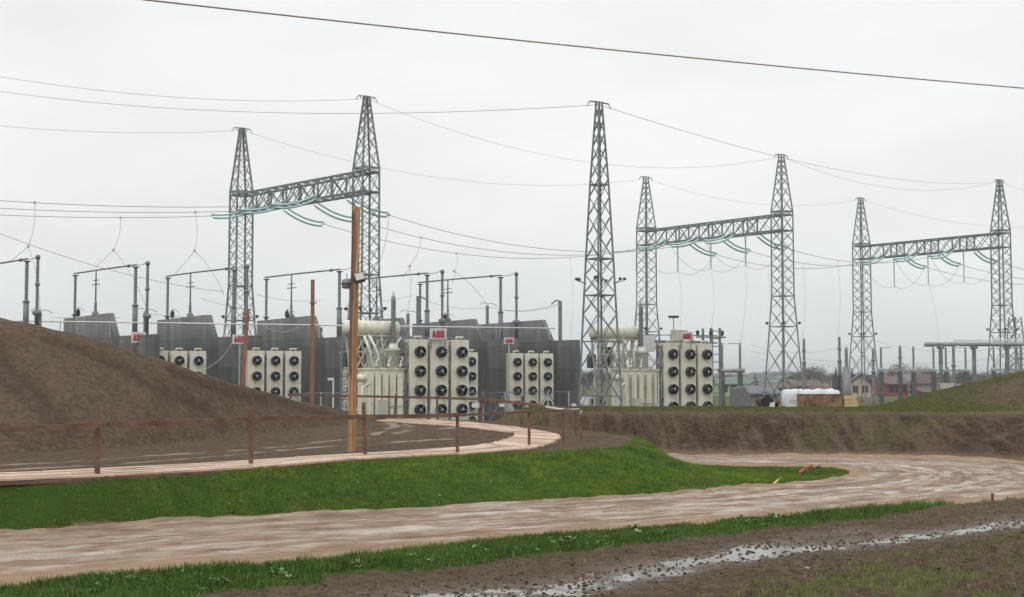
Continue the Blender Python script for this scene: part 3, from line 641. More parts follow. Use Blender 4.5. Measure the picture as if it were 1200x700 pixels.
def post(root, px, ytop, ybot, D, w_=.085, m='brown_wood', pxt=None, sink=.25):
    b0 = P(px, ybot, D); t0 = P(pxt if pxt is not None else px, ytop, D); d = (b0-t0).normalized()
    return MB().bar(b0+d*sink, t0, w_, w_*.8).build('post', m, root)
f1 = thing('wooden_fence', 'rough brown post and rail fence along the outer edge of the boardwalk', 'fence')
fp = [(-60,492,566,26.2),(114,486,558,29.2),(294,475,546,32.6),(428,472,535,36.5),(536,485,532,37.7),(620,483,524,41.5),(660,484,522,42.8),(681,479,516,45.7)]
for k, (px, yt, yb, D) in enumerate(fp):
    post(f1, px, yt, yb, D, .10 if k < 4 else .09, 'brown_wood', px+(-2 if k == 3 else 0))
rl = [(-60,505),(114,498.5),(294,491),(428,488.5),(536,486.5),(620,482.5),(660,481),(681,480.5)]
for k in range(len(rl)-1):
    a = P(*rl[k], fp[k][3]-.09); c = P(*rl[k+1], fp[k+1][3]-.09); mid_ = (a+c)/2+Vector((0,0,-.015))
    mb = MB(); mb.bar(a-(c-a)*.02, mid_, .045, .115 if k < 4 else .07); mb.bar(mid_, c+(c-a)*.02, .045, .115 if k < 4 else .07); mb.build('rail', 'rail_wood', f1)
f2 = thing('wooden_fence', 'thin leaning rust brown fence along the far side of the boardwalk', 'fence')
gp = [(340,461,487,64,340),(462,462,490,60.5,464),(513,464,492,57.8,512),(562,458,494,55,568),(611,464,500.5,52,612),(675,481,511,47,674)]
for px, yt, yb, D, pt_ in gp: post(f2, px, yt, yb, D, .085, 'brown_wood', pt_)
rr = [(340,463,64),(462,465.3,60.5),(513,466.5,57.8),(565,468,55),(611,472.5,52),(650,478,48.5),(681,482,45.7)]
for k in range(len(rr)-1):
    mb = MB(); a = P(*rr[k]); c = P(*rr[k+1]); mb.bar(a-(c-a)*.02, c+(c-a)*.02, .05, .10); mb.build('rail', 'brown_wood', f2)
MB().bar(P(560,480,54.9), P(577,466,54.8), .07).build('brace', 'brown_wood', f2)
tag(MB().tube([P(640,477,49), P(664,481,46.5), P(678,480,45.6), P(681,482,45.5), P(680,486,45.5)], .035, 8).build('pipe_end', 'white', None, True), 'pale curved pipe end hooked over the fence corner', 'pipe')

pole = thing('wooden_pole', 'tall orange square timber pole standing behind the boardwalk with wires down it', 'pole', P(412,530,38.6), 0)
inv = -Vector(pole.location)
top = P(417.5, 243, 38.6)
b0 = P(412, 533, 38.6)
MB().bar(b0+inv, top+inv, .205, .205).build('timber', 'orange_wood', pole)
MB().bar(P(409.5,440,38.4)+inv, P(413.8,247,38.4)+inv, .045).build('batten', 'brown_wood', pole)
pts = [P(418,250,38.4), P(419,290,38.35), P(416,330,38.35), P(413.5,380,38.4), P(413,440,38.4), P(411,530,38.4)]
MB().tube([p+inv for p in pts], .009, 5).build('cable', 'wire_light', pole)
pts = [P(419.5,248,38.5), P(420.5,280,38.4), P(418,318,38.3)]
MB().tube([p+inv for p in pts], .010, 5).build('cable', 'wire_light', pole)
fl = thing('floodlight', 'square black floodlight tilted on the tall orange pole', 'floodlight', P(421,325,38.2), 0)
fl.rotation_euler = (math.radians(-25), math.radians(-14), math.radians(22))
mb = MB(); mb.box(-.15,.15,-.05,.10,-.13,.13); mb.box(-.10,.10,.10,.16,-.09,.09); mb.build('housing', 'steel_dark', fl)
mb = MB(); mb.box(-.125,.125,-.062,-.052,-.105,.105); mb.build('lamp_glass', 'glasslamp', fl)
mb = MB(); mb.bar((-.17,0,0),(-.17,.12,.0),.02); mb.bar((.17,0,0),(.17,.12,0),.02); mb.bar((-.17,.12,0),(.17,.12,0),.02); mb.build('bracket', 'steel', fl)
ub = thing('floodlight', 'grey cylindrical floodlight seen from behind on the tall orange pole', 'floodlight', P(407,333,38.7), 0)
MB().lathe([(.10,-.13),(.15,-.12),(.16,.0),(.16,.10),(.10,.14)], (0,0,0), 'z', 14).build('housing', 'steel', ub, True)
mb = MB(); mb.bar((0,0,.1),(.16,0,.18),.03); mb.bar((0,0,.12),(-.02,0,.30),.02); mb.build('bracket', 'steel_dark', ub)
MB().lathe([(.165,-.02),(.175,-.01),(.175,.02),(.165,.03)], (0,0,0), 'z', 14).build('band', 'steel_dark', ub, True)
p0 = P(366, 474, 55); tp_ = thing('wooden_pole', 'thinner brown timber pole rising behind the earth mound', 'pole', p0)
MB().bar((0,0,-1.2), P(366.5,328,55)-p0, .14, .12).build('timber', 'pole_wood', tp_)
mb = MB(); mb.bar(P(363,355,54.9)-p0, P(371,355,54.9)-p0, .05); mb.build('crosspiece', 'brown_wood', tp_)
tag(MB().bar(P(284,458,50.8), P(290.5,363,50.8), .13, .05).build('leaning_plank', 'pole_wood'), 'split brown plank leaning upright on the mound by the left sign', 'plank')
tag(MB().bar(P(157.5,421,46.6), P(157.5,407,46.6), .09, .07).build('wooden_stake', 'brown_wood'), 'short brown stake on the crest of the earth mound', 'stake')
tag(MB().bar(P(1163,588,32.6), P(1163,578,32.6), .05, .05).build('wooden_stake', 'brown_wood'), 'tiny orange brown stake beside the muddy road at far right', 'stake')
wt = thing('warning_tape', 'crumpled red barrier tape draped over sticks in the grass loop of the road', 'tape', G(945,553,.05))
o_ = -Vector(wt.location)
mb = MB(); pts = [G(937,555.5,.06), P(942,550,43.6), P(947,548.5,43.6), P(951,546,43.7)]
for a, c in zip(pts[:-1], pts[1:]): mb.bar(Vector(a)+o_, Vector(c)+o_, .05, .10)
mb.build('tape', 'redplastic', wt)
MB().bar(Vector(G(936,556,.05))+o_, P(952,545,43.7)+o_, .035).build('stick', 'rail_wood', wt); MB().bar(Vector(G(955,549,.05))+o_, P(961,546.5,44.5)+o_, .06, .05).build('stick', 'rail_wood', wt)
tag(MB().bar(G(907,567,.04), P(915,560,41.2), .06, .03).build('loose_lath', 'yellow_wood'), 'pale loose lath poking out of the grass inside the road bend', 'plank')

# ------------------------------------------------------------------ lattice structures
def lattice_mast(prof, panels, leg=.11, br=.055, rings=(), plate=True):
    """prof: [(z, half side)], panels: list of z levels; square lattice mast about the origin"""
    mb = MB(); zs_ = [p[0] for p in prof]; hs = [p[1] for p in prof]; h = lambda z: float(np.interp(z, zs_, hs))
    c = lambda z, k: Vector((h(z)*(-1, 1, 1, -1)[k], h(z)*(-1, -1, 1, 1)[k], z))
    for k in range(4):
        for a, b in zip(prof[:-1], prof[1:]): mb.bar(c(a[0], k), c(b[0], k), leg, leg, up=(1, 1, 0.01))
    for i, (a, b) in enumerate(zip(panels[:-1], panels[1:])):
        for k in range(4):
            k2 = (k+1) % 4; off = Vector((0,0,0))
            mb.bar(c(a, k), c(b, k2), br, br*.6); mb.bar(c(a, k2)+off, c(b, k)+off, br*.8, br*.5)
    for z in rings:
        for k in range(4): mb.bar(c(z, k), c(z, (k+1) % 4), br*1.4, br*1.2)
        mb.bar(c(z, 0), c(z, 2), br); mb.bar(c(z, 1), c(z, 3), br)
    return mb
def lev(z0, z1, n, k=1.0):
    w_ = [k**i for i in range(n)]; s = sum(w_); o = [z0]
    for q in w_: o.append(o[-1]+(z1-z0)*q/s)
    return o
UDIR = Vector((.81, .59, 0)).normalized(); WDIR = Vector((.62, -.78, 0)).normalized()
ROW_A = math.atan2(UDIR.y, UDIR.x)
TOPZ = 25.0; BT, BB = 19.0, 17.45
MAST_PROF = [(-.2, 1.45), (5.5, 1.08), (11, .76), (BT+.3, .74), (TOPZ, .15)]
MAST_LV = lev(-.1, 11, 5, .80)+lev(11, BB, 6)[1:]+[BT]+lev(BT+.3, TOPZ-.5, 6, .80)[0:]
mproto = None
def gantry(label, L, R):
    root = thing('gantry', label, 'gantry', (0,0,0), 0, 'portal gantries carrying the insulator strings'); root.location = ((L+R)/2).to_tuple()
    ctr = (L+R)/2
    global mproto
    for p in (L, R):
        mb = lattice_mast(MAST_PROF, MAST_LV, .135, .06, rings=(2.9, 8.0, 11, BB, BT, BT+.35))
        for s in (-1, 1):
            mb.bar((0,0,TOPZ), (s*.75, 0, TOPZ-.05), .07); mb.bar((s*.75,0,TOPZ-.05), (s*.95,0,TOPZ-.35), .05)
            mb.bar((0,0,TOPZ-.5), (s*.6, 0, TOPZ-.08), .04)
        m_ = mb.build('mast', 'steel', root, loc=p-ctr, rz=ROW_A)
        for k, (a, b_) in enumerate(((-1.0,-1.0),(1.0,-1.0),(1.0,1.0),(-1.0,1.0))):
            lb = MB(); lb.lathe([(.05,-.12),(.16,-.05),(.16,.08),(.04,.14)], (a*1.02*1.08, b_*1.02*1.08, 8.35), 'z', 8); lb.bar((a*.9,b_*.9,8.0),(a*1.1,b_*1.1,8.25),.04)
            lb.build('lamp', 'steel_dark', m_)
    # box truss beam
    d = (R-L); Ln = d.length; d.normalize(); n = Vector((-d.y, d.x, 0)); hw = .72
    mb = MB(); q = lambda s, side, z: d*(s-Ln/2)+n*(side*hw)+Vector((0,0,z))
    e0, e1 = -.75, Ln+.75
    for sd in (-1, 1):
        for z in (BB, BT): mb.bar(q(e0, sd, z), q(e1, sd, z), .14)
    boxes = [(.25*Ln-.95, .25*Ln+.95), (.5*Ln-.95, .5*Ln+.95), (.75*Ln-.95, .75*Ln+.95)]
    xs_ = [.75]; 
    for a, b_ in boxes: xs_ += [(xs_[-1]+a)/2, a, b_]
    xs_ += [(xs_[-1]+Ln-.75)/2, Ln-.75]
    for a, b_ in zip(xs_[:-1], xs_[1:]):
        isb = any(abs(a-x0) < 1e-6 for x0, _ in boxes)
        for sd in (-1, 1):
            mb.bar(q(a, sd, BB), q(b_, sd, BT), .06); 
            if isb: mb.bar(q(a, sd, BT), q(b_, sd, BB), .06); mb.bar(q(a, sd, BB), q(a, sd, BT), .15); mb.bar(q(b_, sd, BB), q(b_, sd, BT), .15); pass
            else: mb.bar(q(a, sd, BT), q(b_, sd, BB), .04)
        for z in (BB, BT):
            mb.bar(q(a, -1, z), q(b_, 1, z), .05); mb.bar(q(a, -1, z), q(a, 1, z), .06)
        if isb: mb.bar(q(a, -1, BB), q(a, 1, BT), .06); mb.bar(q(b_, -1, BT), q(b_, 1, BB), .06)
    mb.build('beam', 'steel', root)
    return root, L, R, d, Ln
def on(px, ytop, H=TOPZ): D = (H-CAMZ)*1600/(443-ytop); return Vector((XD(px, D), D, 0))
G1 = gantry('left lattice gantry rising behind the cream transformer and orange pole', on(281,148), on(428,110))
G2 = gantry('middle lattice gantry between the tall single mast and the right gantry', on(758,206), on(918,179.5))
G3 = gantry('rightmost and farthest lattice gantry above the red house', on(1011,231), on(1175,209.5))
# free standing lightning mast
SP = Vector((XD(703, 66.6), 66.6, 0)); SPK = (CAMZ+326*66.6/1600)/TOPZ
sm = thing('lattice_mast', 'tall free standing lattice lightning mast without a beam in front of the right transformer', 'mast', SP, ROW_A); sm.scale = (.62, .62, SPK)
mb = lattice_mast([(-.2,1.30),(13.5,.76),(18.8,.52),(TOPZ,.16)], lev(-.1,13.3,7,.86)+lev(13.3,TOPZ-.4,9,.93)[1:], .15, .07, rings=(3.2, 7.2, 10.6, 13.3, 18.8))
for s in (-1, 1): mb.bar((0,0,TOPZ), (s*1.0,0,TOPZ-.05), .09); mb.bar((s*1.0,0,TOPZ-.05), (s*1.2,0,TOPZ-.4), .05)
mb.build('lattice', 'steel', sm)
for a, b_ in ((-1,-1),(1,-1),(1,1),(-1,1)):
    for j in (0, 1):
        lb = MB(); x0, y0 = a*1.15, b_*1.15; lb.lathe([(.05,-.10),(.13,-.05),(.13,.08),(.04,.12)], (x0+j*.35*a, y0-j*.1, 11.8), 'z', 8); lb.bar((a*.75,b_*.75,11.45),(x0+j*.35*a,y0-j*.1,11.7),.045); lb.build('lamp', 'steel_dark', sm)

# insulator strings and conductors
def arc(a, b, sag, n=10):
    return [a.lerp(b, i/n)+Vector((0,0,-4*sag*(i/n)*(1-i/n))) for i in range(n+1)]
def string(a, b, label, group, sag=.32, double=True, n=22, r=.105):
    root = thing('insulator_string', label, 'insulator', a, 0, group)
    d = (b-a).normalized(); side = d.cross(Vector((0,0,1)))
    if side.length < .1: side = Vector((1,0,0))
    side.normalize()
    for s in ((-1, 1) if double else (0,)):
        off = side*(.16*s)+Vector((0,0,.15*s)); pts = [p+off-a for p in arc(a, b, sag, n)]
        mb = MB(); mb.tube(pts, .035, 6)
        for i in range(1, n):
            for h in (0,) if n < 12 else (0, .5):
                p = pts[i].lerp(pts[i+1], h); dd = (pts[i+1]-pts[i-1]).normalized()
                mb.tube([p-dd*.035, p-dd*.02, p+dd*.03], [.05, r, .05], 8)
        mb.build('disc_stack', 'glassins', root, True)
    if double:
        mb = MB(); mb.bar(side*-.3, side*.3, .06); e_ = b-a; mb.bar(e_-side*.3, e_+side*.3, .06); mb.build('yoke', 'steel', root)
    return root
def wire(a, b, sag, label, r=.02, m='wire', group='overhead conductors', n=28, name='overhead_wire'):
    o = MB().tube([p for p in arc(a, b, sag, n)], r, 5).build(name, m, None, True); return tag(o, label, 'wire', group)
ORD = ('far', 'middle', 'near'); GN = ('left', 'middle', 'right')
ENDS = {}
for gi, (root, L, R, d, Ln) in enumerate((G1, G2, G3)):
    for k in range(3):
        base = L+d*(Ln*(.25*(k+1)))
        a = base+d*.95+UDIR*.75+Vector((0,0,BB)); b = a+UDIR*3.7+Vector((0,0,-1.15))+d*.15
        string(a, b, f'teal glass double string sloping right from the {ORD[k]} bay of the {GN[gi]} gantry', 'teal tension insulator strings on the gantries')
        a2 = base-d*.95-UDIR*.75+Vector((0,0,BB+.15)); b2 = a2-UDIR*4.0+Vector((0,0,-1.05))
        string(a2, b2, f'teal glass double string sloping left from the {ORD[k]} bay of the {GN[gi]} gantry', 'teal tension insulator strings on the gantries')
        ENDS[gi, k] = (b2, b)
        if gi > 0:
            c = base+Vector((0,0,BB)); e_ = c-Vector((0,0,3.15 if gi == 1 else 3.6)); string(c, e_, f'teal string hanging straight down from the {ORD[k]} bay of the {GN[gi]} gantry', 'hanging insulator strings on the gantries', 0, False, 22, .10)
            w1 = MB().tube(arc(b2, e_, 1.1, 14)+arc(e_, b, 1.1, 14)[1:], .02, 5).build('jumper_wire', 'wire_light', None, True)
            tag(w1, f'looping jumper wire under the {ORD[k]} bay of the {GN[gi]} gantry', 'wire', 'jumper loops under the gantries')
            ENDS[gi, k, 'v'] = e_
LEFTL = {}
for k in range(3):
    b2 = ENDS[0, k][0]; far_ = b2-UDIR*46+Vector((0,0,.1)); LEFTL[k] = (b2, far_)
    wire(b2, far_, 1.25, f'{ORD[k]} conductor leaving the left gantry towards the left edge', .022)
    wire(ENDS[0, k][1], ENDS[1, k][0], 1.9, f'{ORD[k]} conductor sagging between the left and middle gantries', .024)
    wire(ENDS[1, k][1], ENDS[2, k][0], 1.1, f'{ORD[k]} conductor sagging between the middle and right gantries', .026)
    b = ENDS[2, k][1]; wire(b, b+UDIR*40, 1.3, f'{ORD[k]} conductor leaving the right gantry towards the right edge', .026)
T = Vector((0,0,TOPZ-.2)); g1l, g1r, g2l, g2r, g3l, g3r = G1[1]+T, G1[2]+T, G2[1]+T, G2[2]+T, G3[1]+T, G3[2]+T; spt = SP+T*SPK
for a, b, sag, lb in ((g1r, g2r, 2.9, 'from the near top of the left gantry to the middle gantry'), (g1l, g2l, 2.4, 'from the far top of the left gantry to the middle gantry'),
    (g2r, g3r, 2.0, 'from the near top of the middle gantry to the right gantry'), (g2l, g3l, 1.7, 'from the far top of the middle gantry to the right gantry'),
    (spt, g3r, 1.5, 'from the single mast top to the near top of the right gantry'), (g1r, g1r-UDIR*46, 2.0, 'from the near top of the left gantry off to the left'),
    (g1l, g1l-UDIR*46, 1.9, 'from the far top of the left gantry off to the left'), (spt, P(-60,98,92), 1.1, 'from the single mast top far off to the left'),
    (g3r, g3r+UDIR*40, 1.6, 'from the near top of the right gantry off to the right'), (g3l, g3l+UDIR*45, 1.6, 'from the far top of the right gantry off to the right')):
    wire(a, b, sag, 'thin shield wire '+lb, .015, 'wire_light', 'shield wires between the mast tops')
tag(MB().tube(arc(P(60,-12.5,26), P(1330,114,41), .12, 30), .017, 6).build('power_cable', 'cable', None, True), 'thick brown cable crossing the whole sky in the foreground', 'cable')
tag(MB().tube(arc(P(-20,266,70), P(262,342,84), .5, 20), .016, 5).build('overhead_wire', 'wire_light', None, True), 'faint slanting wire descending from the left edge to the left gantry', 'wire')

# ------------------------------------------------------------------ fire walls and bushing frames
WALLS = [(127,367,6.8),(242,369,6.8),(365,370,6.8),(468,372.5,6.8),(554,374,6.8),(635,375,6.8)]
WDN = ['leftmost, half hidden by the earth mound','second from left, behind the radiators on the mound','third from left, behind the thin brown pole','behind the cream conservator tank','behind the centre transformer radiators','rightmost, beside the tall single mast']
WA = math.atan2(-.76, .65); wdir = Vector((math.cos(WA), math.sin(WA), 0)); wn = Vector((-math.sin(WA), math.cos(WA), 0))  # wn = behind/right
low_len = [6, 6, 6, 5, 4.2, 3.3]
corner = []
for i, ((px, py, zt_), nm) in enumerate(zip(WALLS, WDN)):
    D = (zt_-CAMZ)*1600/(443-py); c = Vector((XD(px, D), D, 0)); corner.append(c)
    Lw = low_len[i]; s0 = -6.6
    mb = MB(); mb.prism([(s0,-.3),(Lw,-.3),(Lw,5.42),(.85,5.42),(0,zt_),(s0,zt_-.12)], 0, .32)
    if i in (2, 4): mb.box(-1.1,.3,.33,.6,zt_-1.0,zt_-.72)
    o = mb.build('fire_wall', 'concrete', None, loc=c, rz=WA); tag(o, 'grey stained concrete fire wall, '+nm, 'wall', 'concrete fire walls')
def post_ins(mb, x, y, z0, z1, r=.11, n=10, step=.16, metal=True):
    z = z0; pr = [(r*.8, z0)]
    while z < z1-step: pr += [(r*.78, z+step*.3), (r, z+step*.5), (r*.78, z+step*.7)]; z += step
    pr.append((r*.78, z1)); mb.lathe(pr, (x, y, 0), 'z', n)
def frame(label, c, base_y=.75):
    root = thing('busbar_frame', label, 'busbar', c, WA, 'bushing frames above the fire walls')
    bz = 9.55
    mb = MB(); mb.tube([(-6.9,base_y,bz),(-3,base_y,bz+.02),(1.95,base_y,bz)], .05, 8); mb.lathe([(.02,0),(.10,.02),(.10,.12),(.02,.14)], (.9,base_y,bz), 'x', 8); mb.build('busbar', 'steel', root, True)
    for x, z0 in ((-6.7, 6.95), (1.9, 7.2)):
        o = MB(); post_ins(o, x, base_y, z0, bz-.15, .115 if x > 0 else .10); ob = o.build('insulator', 'insul', root, True)
        m2 = MB(); m2.lathe([(.10,-.3),(.11,z0)], (x,base_y,0), 'z', 8); m2.lathe([(.20,z0-.05),(.20,z0+.03)], (x,base_y,0), 'z', 10); m2.lathe([(.20,bz-.16),(.20,bz-.1)], (x,base_y,0), 'z', 10)
        if x > 0: m2.lathe([(.155, 5.0), (.155, z0)], (x,base_y,0), 'z', 10)
        m2.build('support', 'steel', root, True)
    o = MB(); x = -3.6; o.lathe([(.05,7.1),(.05,bz)], (x,base_y,0), 'z', 8); o.bar((x-.55,base_y,8.7),(x+.55,base_y,8.7),.05); o.bar((x-.4,base_y,8.95),(x+.4,base_y,8.95),.04); post_ins(o, x, base_y, 6.95, 7.7, .10); o.lathe([(.05,-.3),(.06,6.6),(.22,6.75),(.22,6.95),(.08,7.1)], (x,base_y,0), 'z', 8); o.build('earthing_switch', 'steel', root, True)
    # tall arrester beside the right post
    o = MB(); x = 3.45; post_ins(o, x, base_y, 6.6, 9.5, .10); o.lathe([(.13,8.0),(.13,8.15)], (x,base_y,0), 'z', 10); o.lathe([(.13,9.45),(.13,9.62),(.05,9.68)], (x,base_y,0), 'z', 10); o.build('arrester', 'insul', root, True)
    o = MB(); o.lathe([(.11,-.3),(.11,6.35),(.24,6.45),(.24,6.6),(.12,6.65)], (x,base_y,0), 'z', 10); o.build('support', 'steel', root, True)
    o = MB(); o.tube(arc(Vector((1.95,base_y,bz)), Vector((3.45,base_y,9.66)), .1, 8), .02, 5); o.build('connector', 'wire', root, True)
    return root
FN = ['at the far left edge above the mound','above the leftmost fire wall','above the second fire wall','above the third fire wall','above the conservator tank','above the centre red lettered sign']
cz = Vector((XD(-1, 76), 76, 0))
for c, nm in zip([cz]+corner[:5], FN): frame('grey bushing posts under a slanting busbar, '+nm, c)
for i, nm in ((0,'leftmost'),(1,'second'),(2,'third'),(4,'centre')):
    c = corner[i]; rt = thing('surge_insulator', f'small dark brown bell insulator on top of the {nm} fire wall', 'insulator', c+wdir*(-4.9 if i < 2 else -3.2)*1.0+wn*.2, WA, 'brown bell insulators on the fire walls')
    MB().lathe([(.05,6.6),(.05,6.8),(.15,6.82),(.12,6.9),(.15,6.98),(.12,7.05),(.14,7.12),(.05,7.25)], (0,0,0), 'z', 10).build('bell', 'brownins', rt, True)
    MB().tube([(.0,0,7.2),(.0,0,7.32),(.35,0,7.3),(.9,0,7.1)], .025, 5).build('hook', 'steel_light', rt, True)
# small lower posts with arms between the bays
for px, yt, D, nm in ((170,365,78,'right of the leftmost lettered sign'),(46,366,74,'peeking over the mound at far left'),(286,365,82,'just inside the left gantry leg'),(571,358,88,'right of the centre lettered sign'),(478,367,84,'right of the conservator tank'),(415,360,88,'behind the conservator tank')):
    rt = thing('post_insulator', 'short grey post insulator '+nm, 'insulator', (XD(px, D), D, 0), .3, 'short grey post insulators'); zt_ = CAMZ+(443-yt)*D/1600
    o = MB(); post_ins(o, 0, 0, zt_-1.5, zt_, .13); o.build('insulator', 'insul', rt, True)
    MB().lathe([(.12,-.2),(.12,zt_-1.5)], (0,0,0), 'z', 8).build('support', 'steel', rt)
    MB().tube([(-.5,0,zt_+.05),(-.3,0,zt_+.18),(0,0,zt_+.1),(.35,0,zt_+.12),(.65,0,zt_-.05)], .02, 5).build('arm', 'steel', rt)
# white handrail tube crossing the wall tops
hr_ = thing('handrail', 'long thin white tube handrail running above the fire walls', 'handrail')
mb = MB(); pa, pb = P(-40,375.5,77), P(650,385,83.5)
mb.tube([pa, pa.lerp(pb,.5), pb], .045, 6); mb.build('tube', 'white', hr_, True)
for t_ in (.15,.23,.42,.58,.68,.79,.90,.99):
    p_ = pa.lerp(pb, t_); MB().bar((p_.x,p_.y,5.35),(p_.x,p_.y,p_.z),.04).build('stanchion', 'steel_light', hr_)
for a, m_, c, nm in (((308,381,80),(330,396.5,80),(350,383,80),'sagging below the handrail by the thin brown pole'),((274,398,79),(262,424,79),(237,434.5,76),'hanging from the second lettered sign to the radiators')):
    A, B, C_ = P(*a), P(*m_), P(*c); pts = [A*(1-t)**2+B*2*t*(1-t)*1.0+C_*t*t for t in [i/12 for i in range(13)]]
    tag(MB().tube(pts, .018, 5).build('hanging_cable', 'wire_light', None, True), 'thin pale cable '+nm, 'cable')

for a, b, sg, nm in (((498,352,90),(572,361,89),.25,'over the centre lettered sign'),((572,360,89),(654,356,91),.35,'from the centre bushing post to the tall armed post'),((592,364,86),(656,357,92),.2,'low to the tall armed post'),((236,350,84),(300,364,86),.1,'beside the left gantry left leg'),((300,345,84),(376,352,84),.2,'between the third frame posts'),((430,352,88),(484,346,88),.15,'above the conservator tank'),((60,372,80),(140,372,82),.05,'above the leftmost fire wall'),((170,367,79),(250,372,82),.1,'above the second fire wall'),((690,424,120),(760,424,120),.3,'low behind the single mast'),((1008,395,140),(1200,402,140),1.2,'low across the right yard'),((880,404,140),(1005,400,140),1.0,'low between the middle and right gantries'),((880,412,150),(1200,416,150),1.2,'lowest across the right yard')):
    wire(P(*a), P(*b), sg, 'thin slack yard wire '+nm, .014, 'wire_light', 'thin yard wires', 12)
# ------------------------------------------------------------------ radiators, transformers, signs
def fan_mesh():
    mb = MB(); n = 18; R_ = .262
    # shroud ring (axis -y), depth .22
    pr = [(R_*.97,.0),(R_,-.02),(R_,-.20),(R_*.93,-.22),(R_*.90,-.20),(R_*.90,-.03),(R_*.2,-.02)]
    mb.lathe([(r, h) for r, h in pr], (0,0,0), 'y', n)
    for k in range(5):
        t = 2*math.pi*k/5; c, s = math.cos(t), math.sin(t)
        a = Vector((c*.05,-.12,s*.05)); b = Vector((c*.23,-.12,s*.23)); mb.bar(a, b, .10, .015, up=(-s*.6, 1, c*.6))
    for k in range(6):
        t = math.pi*k/6; c, s = math.cos(t)*R_*.95, math.sin(t)*R_*.95; mb.bar((-c,-.215,-s), (c,-.215,s), .010)
    for r in (.09, .17):
        mb.tube([(r*math.cos(2*math.pi*k/14), -.215, r*math.sin(2*math.pi*k/14)) for k in range(15)], .007, 4, False)
    mb.cur = 1; mb.lathe([(.065,-.10),(.065,-.24),(.03,-.25)], (0,0,0), 'y', 10)
    for t in (.6, 2.2, 4.1): mb.bar((.02*math.cos(t),-.232,.02*math.sin(t)), (.22*math.cos(t),-.225,.22*math.sin(t)), .016)
    me_o = mb.build('fan', ['fan', 'fanhub'], None); me = me_o.data; bpy.data.objects.remove(me_o); return me
FANME = fan_mesh()
def rad_mesh(w_, top, bot, dep=.5):
    mb = MB()
    mb.box(0, w_, -.03, .02, bot, top)                                   # smooth front panel
    k = .09
    while k < dep: mb.box(.03, w_-.03, k-.012, k+.012, bot+.06, top-.06); k += .062
    for z in (top-.12, bot+.15): mb.lathe([(.06,.02),(.06,dep+.45)], (w_/2,0,z), 'y', 10)
    mb.box(.0,.04,.02,dep,top-.10,top-.02); mb.box(w_-.04,w_,.02,dep,top-.10,top-.02)
    o = mb.build('radiator', 'cream', None); me = o.data; bpy.data.objects.remove(o); return me
RADME = {}
def radiator(parent, x, w_, top, bot, z0f, dz, nf, fx=.5):
    key = (w_, top, bot)
    if key not in RADME: RADME[key] = rad_mesh(w_, top, bot)
    o = bpy.data.objects.new('radiator', RADME[key]); COL.objects.link(o); o.parent = parent; o.location = (x, 0, 0)
    for k in range(nf):
        fo = bpy.data.objects.new('fan', FANME); COL.objects.link(fo); fo.parent = o; fo.location = (w_*fx, -.032, z0f-k*dz); fo.rotation_euler = (0, random.uniform(0, 6), 0)
    p = MB(); p.tube([(w_*.35,.12,top-.05),(w_*.35,.12,top+.12),(w_*.75,.12,top+.13)], .045, 8); p.tube([(w_*.75,.12,top+.13),(w_*.75,.35,top+.05)], .04, 8); p.build('vent_pipe', 'cream', o, True)
    m = MB(); 
    for z in (top-.35, top-.9, top-2.0, top-3.2): 
        if z > bot: m.box(w_+.015, w_+.13, .10, .22, z-.09, z+.09)
    m.build('valve_box', 'steel', o)
    return o
TA = math.radians(30)
def bank(label, px, D, top=4.53, dz=.88, nf=5, group='radiator banks of the wall bays'):
    root = thing('radiator_bank', label, 'radiator', (XD(px, D), D, 0), TA, group)
    for k in range(3): radiator(root, k*1.1, .94, top, .25, top-.55, dz, nf)
    m = MB(); m.bar((.2,.55,0),(.2,.55,4.0),.12); m.bar((3.0,.55,0),(3.0,.55,4.0),.12); m.bar((0,.55,4.0),(3.25,.55,4.0),.14); m.bar((0,.55,.2),(3.25,.55,.2),.14); m.build('frame', 'steel', root)
    return root
bank('bank of three cream radiators cut off by the mound slope, farthest left', 177.5, 76.5)
bank('bank of three cream radiators left of the thin brown pole', 291, 76.5)
bank('bank of three cream radiators mostly hidden behind the orange pole', 402, 80)
bank('bank of three cream radiators peeping out right of the centre transformer', 505, 80.5)
bank('bank of three cream radiators before the rightmost fire wall', 597.5, 84.5)

def letter_mesh():
    mb = MB(); t = .03; st = .135
    def seg(p, q, w_): mb.bar((p[0], p[1], 0), (q[0], q[1], 0), w_, t, up=(0, 0, 1))
    x = -.72                                    # A
    mb.add([(x, -.25, z) for z in (0, t)]+[(x+.15, -.25, z) for z in (0, t)]+[(x+.28, .25, z) for z in (0, t)]+[(x+.15, .25, z) for z in (0, t)], [(0,2,4,6),(7,5,3,1),(0,1,3,2),(2,3,5,4),(4,5,7,6),(6,7,1,0)])
    mb.add([(x+.45, -.25, z) for z in (0, t)]+[(x+.30, -.25, z) for z in (0, t)]+[(x+.15, .25, z) for z in (0, t)]+[(x+.28, .25, z) for z in (0, t)], [(0,2,4,6),(7,5,3,1),(0,1,3,2),(2,3,5,4),(4,5,7,6),(6,7,1,0)])
    mb.box(x+.1, x+.35, -.145, -.055, .001, t-.001)
    for x in (-.22, .27):                       # B, B
        mb.box(x, x+st, -.25, .25, 0, t)
        for y0, y1, xe in ((.17, .25, .36), (-.035, .045, .36), (-.25, -.17, .39)): mb.box(x+st, x+xe-.04, y0, y1, 0, t)
        mb.box(x+.27, x+.39, .04, .20, .001, t-.001); mb.box(x+.29, x+.42, -.21, -.03, .001, t-.001)
    o = mb.build('lettering', 'red'); me = o.data; bpy.data.objects.remove(o); return me
TXT = letter_mesh()
